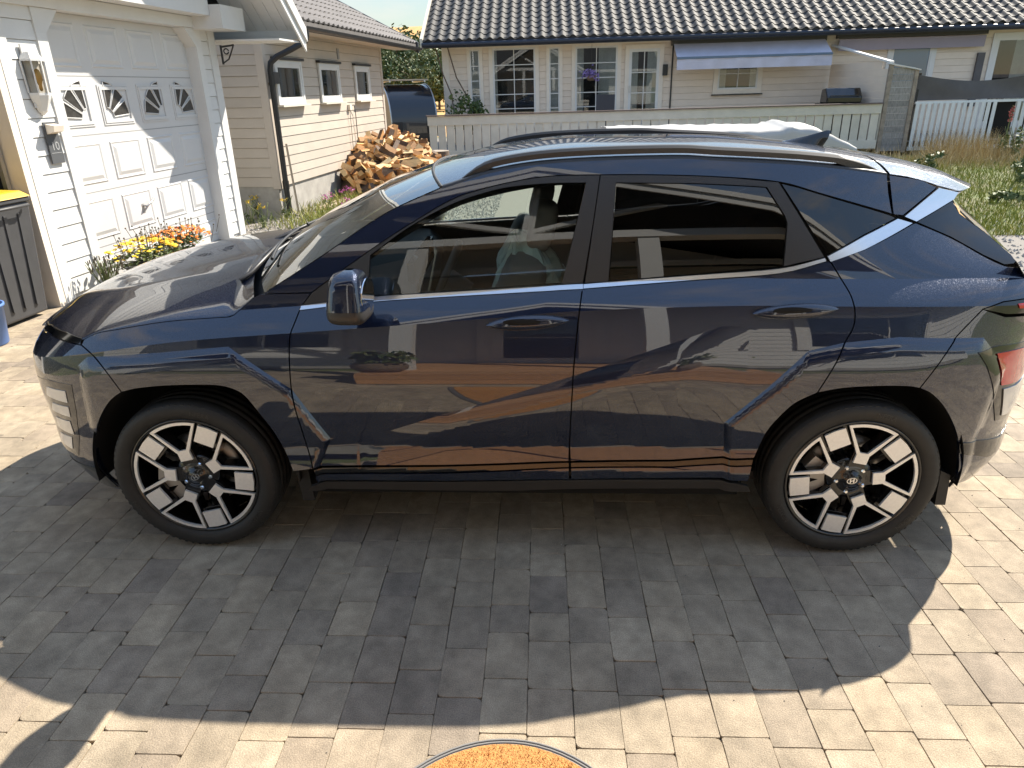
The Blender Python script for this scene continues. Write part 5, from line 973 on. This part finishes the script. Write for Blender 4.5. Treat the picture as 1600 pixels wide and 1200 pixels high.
# black seal round the screen top
b = MB(); b.tube([(cx-(cx-ex)*abs(v)**2.1, ey*v*-1*-1, cz-(cz-ez)*abs(v)**2.4+.001) for (ex, ey, ez), (cx, cz) in [(re[0], rc[0])] for v in np.linspace(-1, 1, 31)], .007, 6); b.obj('screen_seal', MATS['rubber_seal'], car)
# black ditch between roof skin and side frame, and an added dark strip stopping sun through the tailgate gap
for s in (-1, 1):
    b = MB(); b.grid([[(x, (y-.004)*-s, z-.012), (x, (y-.001)*-s, z+.003), (x, (y+.028)*-s, z+.0075), (x, (y+.040)*-s, z+.002)] for x, y, z in re], True, s > 0); b.obj('roof_ditch', MATS['black_satin'], car)
loft('roof_gap_blocker', [tuple(re[-4]+np.array([0, .02, -.02])), tuple(re[-1]+np.array([.005, .02, -.02])), tuple(se[2]+np.array([0, .02, -.02]))], [(rc[-4][0], rc[-4][1]-.02), (rc[-1][0]+.005, rc[-1][1]-.02), (sc[2][0], sc[2][1]-.02)], 'dark_void', car, nv=21)
# roof rails and aerial
for s in (-1, 1):
    pts = along([(x, -float(S(x, z))+.034, z+.004) for x, z in p2s(crv([(716, 287), (760, 270), (835, 256), (935, 249), (1060, 246), (1120, 249), (1250, 256), (1347, 266), (1378, 271)], 5))], 46)
    b = MB(); P = []
    for i, (x, y, z) in enumerate(pts):
        t = i/45; e = min(1, t/.10, (1-t)/.12); e = math.sin(e*math.pi/2); h = .004+.034*e; hb = (-.012 if e < .7 else -.012+.022*(e-.7)/.3); w = .018*e+.004
        ring = [(x, y-w, z+hb), (x, y-w*1.05, z+h*.75), (x, y-w*.6, z+h), (x, y+w*.6, z+h+.001), (x, y+w*1.05, z+h*.75), (x, y+w, z+hb), (x, y-w, z+hb)]
        P.append([(a, bb*(1 if s < 0 else -1), c) for a, bb, c in ring])
    b.grid(P, True, s < 0); r_ = b.obj('roof_rail', MATS['black_satin'], car); 
    es = r_.modifiers.new('edges', 'EDGE_SPLIT'); es.split_angle = math.radians(40)
P = []
for t in np.linspace(0, 1, 14):
    x = 1.13+.22*t; h = .075*t**1.5*(1 if t < .93 else .9); w = .03*math.sin(math.pi*min(1, .12+t*.75))*(1-.3*t)
    zb = float(pchip([.8, 1.25, 1.45], [1.588, 1.555, 1.525])(x))-.004
    P.append([(x, -w, zb), (x+.02*t, -w*.55, zb+h*.5), (x+.03*t, -w*.15, zb+h), (x+.03*t, w*.15, zb+h), (x+.02*t, w*.55, zb+h*.5), (x, w, zb)])
b = MB(); b.grid(P, True); b.add(P[-1], [(0, 1, 2, 3, 4, 5)]); b.obj('shark_fin_aerial', MATS['black_gloss'], car, recalc=True)
# mirrors
for s in (-1, 1):
    mr = bpy.data.objects.new('door_mirror', None); COL.objects.link(mr); mr.parent = car
    C = np.array([-.552, -1.03, 1.152])
    def shell(zlo, zhi, grow=1.0):
        P = []
        for a in np.linspace(zlo, zhi, 14):
            row = []
            for th in np.linspace(0, 2*math.pi, 29):
                c, sn = math.cos(th), math.sin(th); e = lambda q, p: np.sign(q)*abs(q)**p
                k = (1-abs(a)**4.2)**(1/4.2)*grow
                x = .076*e(c, .5)*k*(1 if c < 0 else .66)*(1-.20*a); y = .112*e(sn, .42)*k*(1-.22*a); z = .092*a
                row.append((C[0]+x+.018*(y/.11)*-1*.3, (C[1]+y)*(1 if s < 0 else -1), C[2]+z-.012*(y/.11)))
            P.append(row)
        return P
    b = MB(); b.grid(shell(-.42, .999), True, s > 0); b.obj('mirror_cap', MATS[PAINT], mr)
    b = MB(); b.grid(shell(-.999, -.34, .985), True, s > 0); b.beam((C[0]-.02, s*.96, C[2]-.085), (C[0]-.05, s*.84, C[2]-.06), .07, .035); b.obj('mirror_base', MATS['black_satin'], mr)
    b = MB(); b.prism([(.085*math.cos(t)*1.05, .062*math.sin(t)) for t in np.linspace(0, 2*math.pi, 20)[:-1]], .004, Matrix.Translation((C[0]+.049, s*1.03, C[2]))@Matrix.Rotation(math.pi/2, 4, 'Y')@Matrix.Rotation(math.pi/2, 4, 'Z')); b.obj('mirror_glass', MATS['chrome'], mr)
# door handles
for (px, py), dr in (((824, 503), fd), ((1241, 485), rd)):
    x0, z0 = p2s([(px, py)])[0]; y0 = float(S(x0, z0)); sl = .06
    for k, s in enumerate((-1, 1)):
        P = []
        for t in np.linspace(-1, 1, 25):
            hh = .030*(1-abs(t)**2.1)**.75+.0012; yy = .034*(1-abs(t)**3.0); row = []
            for a in np.linspace(0, 2*math.pi, 17): row.append((x0+.152*t, s*(y0+yy*.45+(.012+yy*.35)*math.cos(a)+.004), z0+sl*.152*t+hh*math.sin(a)*(1 if math.sin(a) > 0 else .8)))
            P.append(row)
        b = MB(); b.grid(P, True, s > 0); hd = b.obj('door_handle', MATS[PAINT], dr[k], recalc=True)  # below: flat dark ellipses paint the shade of the grip hollows
        b = MB(); P = [[(x0-.02+.075*r*math.cos(a), s*(y0+.0035-.0*r), z0-.022+.034*r*math.sin(a)) for a in np.linspace(0, 2*math.pi, 25)] for r in (.01, .5, 1)]
        b.grid(P, True, s > 0); b.obj('handle_shade_patch', MATS['black_gloss'], dr[k], recalc=True)
        b = MB(); P = [[(x0-.02+.07*r*math.cos(a), s*(y0+.046-.004*r), z0+.012+.013*r*math.sin(a)) for a in np.linspace(0, 2*math.pi, 17)] for r in (.01, 1)]
        b.grid(P, True, s > 0); b.obj('grip_shade_patch', MATS['dark_void'], dr[k], recalc=True)

# ---- wheels
def tread():
    b = MB(); n = 96; prof = [(.262, -.095), (.268, -.104), (.285, -.112), (.305, -.116), (.325, -.110), (.336, -.098), (.3405, -.084)]
    half = prof+[(.342, -.070), (.342, -.062), (.335, -.060), (.335, -.054), (.3435, -.052), (.3435, -.026), (.3365, -.024), (.3365, -.016), (.344, -.014)]
    pr = half+[(r, -h) for r, h in half[::-1]]
    b.lathe(pr, n); return b
def spoke_plate(b, poly, d0, d1, R):
    M_ = Matrix.Identity(4)
    b.prism([(r*math.cos(a), r*math.sin(a)) for r, a in poly], d1-d0, Matrix.Translation((0, 0, d0)))
Rr = .262
def wheel_parts():
    # local: axis Z pointing outwards (towards the viewer), Z = 0 at the rim face
    out = {}
    b = tread(); out['tyre'] = (b, 'tyre_rubber', Matrix.Translation((0, 0, -.105)))
    for k in range(72):
        a = 2*math.pi*k/72
        b.box((.316, -.006, -.107), (.3315, .006, -.086), Matrix.Rotation(a, 4, 'Z'))
        b.box((.316, -.006, .082), (.3315, .006, .107), Matrix.Rotation(a+.03, 4, 'Z'))
    b = MB(); b.lathe([(.263, -.012), (.266, -.004), (.262, 0), (.255, -.002), (.250, -.012), (.243, -.05), (.236, -.09), (.236, -.20)], 72); b.lathe([(.0, -.11), (.236, -.12)], 48, smooth=False); out['rim'] = (b, 'wheel_black', None)
    b = MB(); b.lathe([(.07, -.085), (.165, -.085), (.165, -.105), (.07, -.105)], 40, closed=True); out['brake_disc'] = (b, 'brake_iron', None)
    b = MB(); b.prism([(r*math.cos(t), r*math.sin(t)) for r, t in [(.10, 2.5), (.17, 2.45), (.185, 2.8), (.185, 3.2), (.17, 3.5), (.10, 3.45)]], .05, Matrix.Translation((0, 0, -.09))); out['brake_caliper'] = (b, 'caliper_grey', None)
    hub = MB(); hub.lathe([(.0, -.004), (.03, -.004), (.031, -.010), (.050, -.014), (.085, -.022), (.098, -.045), (.098, -.10)], 40)
    bk = MB(); pol = []; arms = MB()
    for k in range(5):
        a0 = 2*math.pi*k/5; R_ = lambda r, w: (r*Rr, w)
        def pt(u, w, a=a0): return (Rr*(u*math.cos(a)-w*math.sin(a)), Rr*(u*math.sin(a)+w*math.cos(a)))
        stem = [pt(.305, -.10), pt(.485, -.098), pt(.485, .098), pt(.305, .10)]
        p_ = MB(); p_.prism(stem, .010, Matrix.Translation((0, 0, -.012)))
        co = lambda r, d: (Rr*r*math.cos(a0+math.radians(d)), Rr*r*math.sin(a0+math.radians(d)))
        # loop: two arms and an arc along the rim, as a closed ring of quads
        outer = [pt(.455, -.104)]+[co(.958, d) for d in (-23, -18, -12, -6, 0, 6, 12, 18, 23)]+[pt(.455, .104)]
        inner = [pt(.487, -.062)]+[co(.912, d) for d in (-20.2, -16.5, -11.5, -6, 0, 6, 11.5, 16.5, 20.2)]+[pt(.487, .062)]
        for i in range(len(outer)-1):
            p_.prism([outer[i], outer[i+1], inner[i+1], inner[i]], .010, Matrix.Translation((0, 0, -.012+.0004*(i % 2))))
            bk.prism([outer[i], outer[i+1], inner[i+1], inner[i]], .055, Matrix.Translation((0, 0, -.069)))
        bk.prism([pt(.15, -.13), pt(.48, -.115), pt(.48, .115), pt(.15, .13)], .05, Matrix.Translation((0, 0, -.066)))
        pol.append(p_)
        a1 = a0+math.pi/5
        plate = [pt(.635, -.152, a1), pt(.918, -.155, a1), pt(.932, 0, a1), pt(.918, .155, a1), pt(.635, .152, a1)]
        q_ = MB(); q_.prism(plate, .010, Matrix.Translation((0, 0, -.010))); pol.append(q_)
        bk.prism([pt(.60, -.19, a1), pt(.955, -.20, a1), pt(.955, .20, a1), pt(.60, .19, a1)], .05, Matrix.Translation((0, 0, -.072)))
        # black arrow web leading to the plate
        bk.add([(*pt(.30, 0, a1), -.055), (*pt(.60, -.15, a1), -.075), (*pt(.63, 0, a1), -.022), (*pt(.60, .15, a1), -.075)], [(0, 1, 2), (0, 2, 3)])
        bk.prism([pt(.26, -.06, a1), pt(.62, -.17, a1), pt(.62, .17, a1), pt(.26, .06, a1)], .03, Matrix.Translation((0, 0, -.108)))
    out['wheel_hub'] = (hub, 'wheel_black', None); out['spoke_web'] = (bk, 'wheel_black', None); out['polished_face'] = (pol, 'polished_alloy', None)
    nuts = []
    for k in range(5):
        a = 2*math.pi*(k+.5)/5; nb = MB(); nb.lathe([(0, .002), (.006, .002), (.0095, -.003), (.0105, -.02)], 6, Matrix.Translation((.057*math.cos(a), .057*math.sin(a), -.012)), smooth=False); nuts.append(nb)
    out['lug_nut'] = (nuts, 'chrome', None)
    em = MB(); n = 28
    ring = [[(.0205*k*math.cos(t), .0135*k*math.sin(t), -.0025) for k in (.84, 1.0)] for t in np.linspace(0, 2*math.pi, n+1)]
    em.grid(ring, False)
    for x0 in (-.0085, .0045): em.add([(x0-.001, -.009, -.0024), (x0+.0035, -.009, -.0024), (x0+.0055, .009, -.0024), (x0+.001, .009, -.0024)], [(0, 1, 2, 3)])
    em.add([(-.006, -.003, -.0023), (.006, -.0005, -.0023), (.006, .003, -.0023), (-.006, .0005, -.0023)], [(0, 1, 2, 3)])
    out['wheel_emblem'] = (em, 'chrome', None)
    return out
WP = wheel_parts(); WMESH = {}
for nme, (bs, mt, M_) in WP.items():
    lst = []
    for bb in (bs if isinstance(bs, list) else [bs]):
        me = bb.mesh(nme); me.materials.append(MATS[mt])
        if M_ is not None: me.transform(M_)
        bmq = bmesh.new(); bmq.from_mesh(me); bmesh.ops.recalc_face_normals(bmq, faces=bmq.faces[:]) if nme not in ('wheel_emblem',) else None; bmq.to_mesh(me); bmq.free(); lst.append(me)
    WMESH[nme] = lst
LET = []
for body, a, r in (('NEXEN', -150, .296), ('NFERA', 75, .298), ('NEXEN', -38, .296)):
    me = text_mesh(body, .026, .0004); me.name = 'tyre_lettering'
    for v in me.vertices:
        t = math.radians(a)-v.co.x/r; rr = r+v.co.y; z = v.co.z; v.co = (rr*math.cos(t), rr*math.sin(t), -.105+.1162+z)
    me.materials.append(MATS['tyre_letters']); LET.append(me)
for X in (-1.33, 1.33):
    for s in (-1, 1):
        wh = bpy.data.objects.new('wheel', None); COL.objects.link(wh); wh.parent = car; wh.location = (X, s*.893, .3435)
        base = math.radians(31 if X < 0 else 7)
        # local Z -> outwards; local X -> world X for the near side
        wh.rotation_euler = (Matrix.Rotation(math.pi/2 if s < 0 else -math.pi/2, 4, 'X')@Matrix.Rotation(base, 4, 'Z')).to_euler()
        for nme, lst in WMESH.items():
            for me in lst: link(nme, me, None, wh)
        if s < 0:
            for me in LET: link('tyre_lettering', me, None, wh).rotation_euler = (0, 0, -base)
# wheel housings, floor pan, cabin
for X in (-1.33, 1.33):
    for s in (-1, 1):
        b = MB(); P = [[(X+r*math.cos(a), s*y, .36+r*math.sin(a)) for a in np.linspace(-.12, math.pi+.12, 40)] for r, y in ((.43, .868), (.425, .80), (.42, .55), (.05, .55))]
        b.grid(P, True); b.obj('wheel_housing', MATS['dark_void'], car)
for X, x1 in ((-.875, -.925), (1.70, 1.742)):
    for s in (-1, 1):
        b = MB(); b.add([(X, s*.835, .36), (x1, s*.835, .34), (x1+.01, s*.835, .20), (X+.01, s*.835, .20), (X, s*.70, .36), (x1, s*.70, .34), (x1, s*.70, .20), (X, s*.70, .20)], [(0, 1, 2, 3), (4, 5, 6, 7), (0, 1, 5, 4), (1, 2, 6, 5), (2, 3, 7, 6), (3, 0, 4, 7)]); b.obj('mud_flap', MATS['black_plastic'], car, recalc=True)
b = MB(); b.box((-.90, -.78, .21), (.92, .78, .27)); b.box((-1.9, -.50, .22), (1.95, .50, .30)); b.obj('floor_pan', MATS['dark_void'], car)
# dark inner shell behind shut lines
def Sin(x, z): return S(x, z)
panel('inner_shell', [(-.80, .33), (-.83, .9), (-.75, 1.03), (.25, 1.09), (1.05, 1.15), (1.25, .98), (1.12, .80), (.98, .66), (.90, .5), (.86, .36)], 'dark_void', car, off=-.030, gap=0, flange=.005, step=(.08, .06))
panel('inner_shell', [(1.02, 1.14), (1.25, 1.2), (1.5, 1.22), (1.75, 1.1), (1.75, .99), (1.7, .9), (1.45, .83), (1.2, .82), (1.1, .9)], 'dark_void', car, off=-.035, gap=0, flange=.005, step=(.08, .06))
panel('inner_shell', [(-.95, .80), (-.87, .60), (-.80, .42), (-.78, 1.02), (-.95, 1.05), (-1.2, .98), (-1.55, .92), (-1.62, .86), (-1.3, .82)], 'dark_void', car, off=-.03, gap=0, flange=.005, step=(.08, .06))
dz = p2s(crv(DTOP, 3))
panel('door_gap_backing', [(x, z+.03) for x, z in dz]+[(x, z-.035) for x, z in dz][::-1], 'dark_void', car, off=-.016, gap=0, flange=.004, step=(.06, .04))  # added dark backing keeps bright sky out of the frame gaps
panel('door_gap_backing', p2s([(925, 273), (955, 273), (942, 362), (928, 445), (880, 445), (905, 362)]), 'dark_void', car, off=-.016, gap=0, flange=.004, step=(.06, .04))
panel('door_gap_backing', p2s([(1200, 284), (1230, 286), (1305, 404), (1410, 336), (1440, 345), (1580, 410), (1570, 425), (1480, 385), (1425, 358), (1300, 425), (1275, 408)]), 'dark_void', car, off=-.02, gap=0, flange=.004, step=(.06, .04))
panel('door_trim', [(-.72, .35), (-.74, 1.06), (.25, 1.115), (1.05, 1.18), (1.1, .9), (.85, .4)], 'interior_dark', car, off=-.075, gap=0, flange=.003, step=(.1, .1))
b = MB(); b.box((-.95, -.74, .26), (1.5, .74, .30)); b.obj('cabin_floor', MATS['interior_dark'], car)
P = [[(-.98+.0*abs(v), v*.76, 1.05), (-.80, v*.76, 1.075), (-.55, v*.75, 1.055), (-.47, v*.75, .99), (-.50, v*.74, .80), (-.62, v*.74, .45)] for v in np.linspace(-1, 1, 13)]
b = MB(); b.grid(P, True); b.obj('dashboard', MATS['interior_dark'], car)
b = MB(); b.box((-.50, -.30, .98), (-.47, .32, 1.09)); b.obj('dashboard_screen', MATS['black_gloss'], car)
sw = bpy.data.objects.new('steering_wheel', None); COL.objects.link(sw); sw.parent = car; sw.location = (-.33, -.37, 1.02); sw.rotation_euler = (0, math.radians(-66), 0)
b = MB(); b.tube([(.185*math.cos(t), .185*math.sin(t), 0) for t in np.linspace(0, 2*math.pi, 33)], .016, 8, False); b.obj('wheel_ring', MATS['interior_dark'], sw)
b = MB(); b.lathe([(0, .02), (.06, .015), (.07, -.02), (.05, -.12)], 16); b.beam((-.17, 0, 0), (.17, 0, 0), .03, .02); b.beam((0, 0, 0), (-.17, 0, 0), .03, .02); b.obj('wheel_boss', MATS['interior_dark'], sw)
def rbox(b, cx, cy, cz, dx, dy, dz, p=.5, M_=None, n=12):
    P = []
    for a in np.linspace(-math.pi/2, math.pi/2, n):
        row = []
        for t in np.linspace(0, 2*math.pi, 2*n+1):
            e = lambda q: np.sign(q)*abs(q)**p
            v = Vector((cx+dx*e(math.cos(a))*e(math.cos(t)), cy+dy*e(math.cos(a))*e(math.sin(t)), cz+dz*e(math.sin(a))))
            row.append(tuple(M_@v) if M_ is not None else tuple(v))
        P.append(row)
    b.grid(P, True); return b
for cx, cy in ((-.36, -.37), (-.36, .37)):
    st = bpy.data.objects.new('front_seat', None); COL.objects.link(st); st.parent = car; st.location = (cx, cy, 0)
    rbox(MB(), -.05, 0, .55, .27, .25, .10, .4).obj('cushion', MATS['seat_fabric'], st)
    rbox(MB(), 0, 0, .30, .10, .24, .32, .4, Matrix.Translation((.22, 0, .58))@Matrix.Rotation(.32, 4, 'Y')).obj('backrest', MATS['seat_fabric'], st)
    rbox(MB(), 0, 0, 0, .055, .13, .10, .5, Matrix.Translation((.46, 0, 1.27))@Matrix.Rotation(.25, 4, 'Y')).obj('headrest', MATS['seat_fabric'], st)
st = bpy.data.objects.new('rear_seat', None); COL.objects.link(st); st.parent = car; st.location = (1.0, 0, 0)
rbox(MB(), 0, 0, .55, .25, .62, .12, .35).obj('cushion', MATS['seat_fabric'], st); rbox(MB(), .30, 0, .86, .10, .62, .32, .35).obj('backrest', MATS['seat_fabric'], st)
for y in (-.38, .38): rbox(MB(), .36, y, 1.23, .05, .12, .085, .5).obj('headrest', MATS['seat_fabric'], st)
# headliner keeps the cabin dark
b = MB(); b.grid([[(re[i][0]+.02, v*(abs(re[i][1])-.06), re[i][2]-.035+.02*(1-v*v)) for v in np.linspace(-1, 1, 9)] for i in range(2, 44, 3)], True); b.obj('headliner', MATS['interior_grey'], car)
# crumpled protective film over the driver's seat
m = mat('protective_film', (.62, .80, .78), .15); bs = m.node_tree.nodes['Principled BSDF']; bs.inputs['Alpha'].default_value = .8
rg = random.Random(5); P = []
for i, a in enumerate(np.linspace(-.5, math.pi/2, 16)):
    row = []
    for t in np.linspace(0, 2*math.pi, 37):
        k = 1+.10*math.sin(7*t+3*a)+.07*math.sin(13*t-5*a)+rg.uniform(-.05, .05); row.append((.02+.15*math.cos(a)*math.cos(t)*k+.06*math.cos(a), .22*math.cos(a)*math.sin(t)*k, .98+.25*math.sin(a)*(1+.08*math.sin(5*t))))
    P.append(row)
o = MB().grid(P, False).obj('seat_film', m); o.location = (-.03, -.36, 0); tag(o, 'crumpled clear turquoise plastic film over the front seat inside the car', 'plastic film')
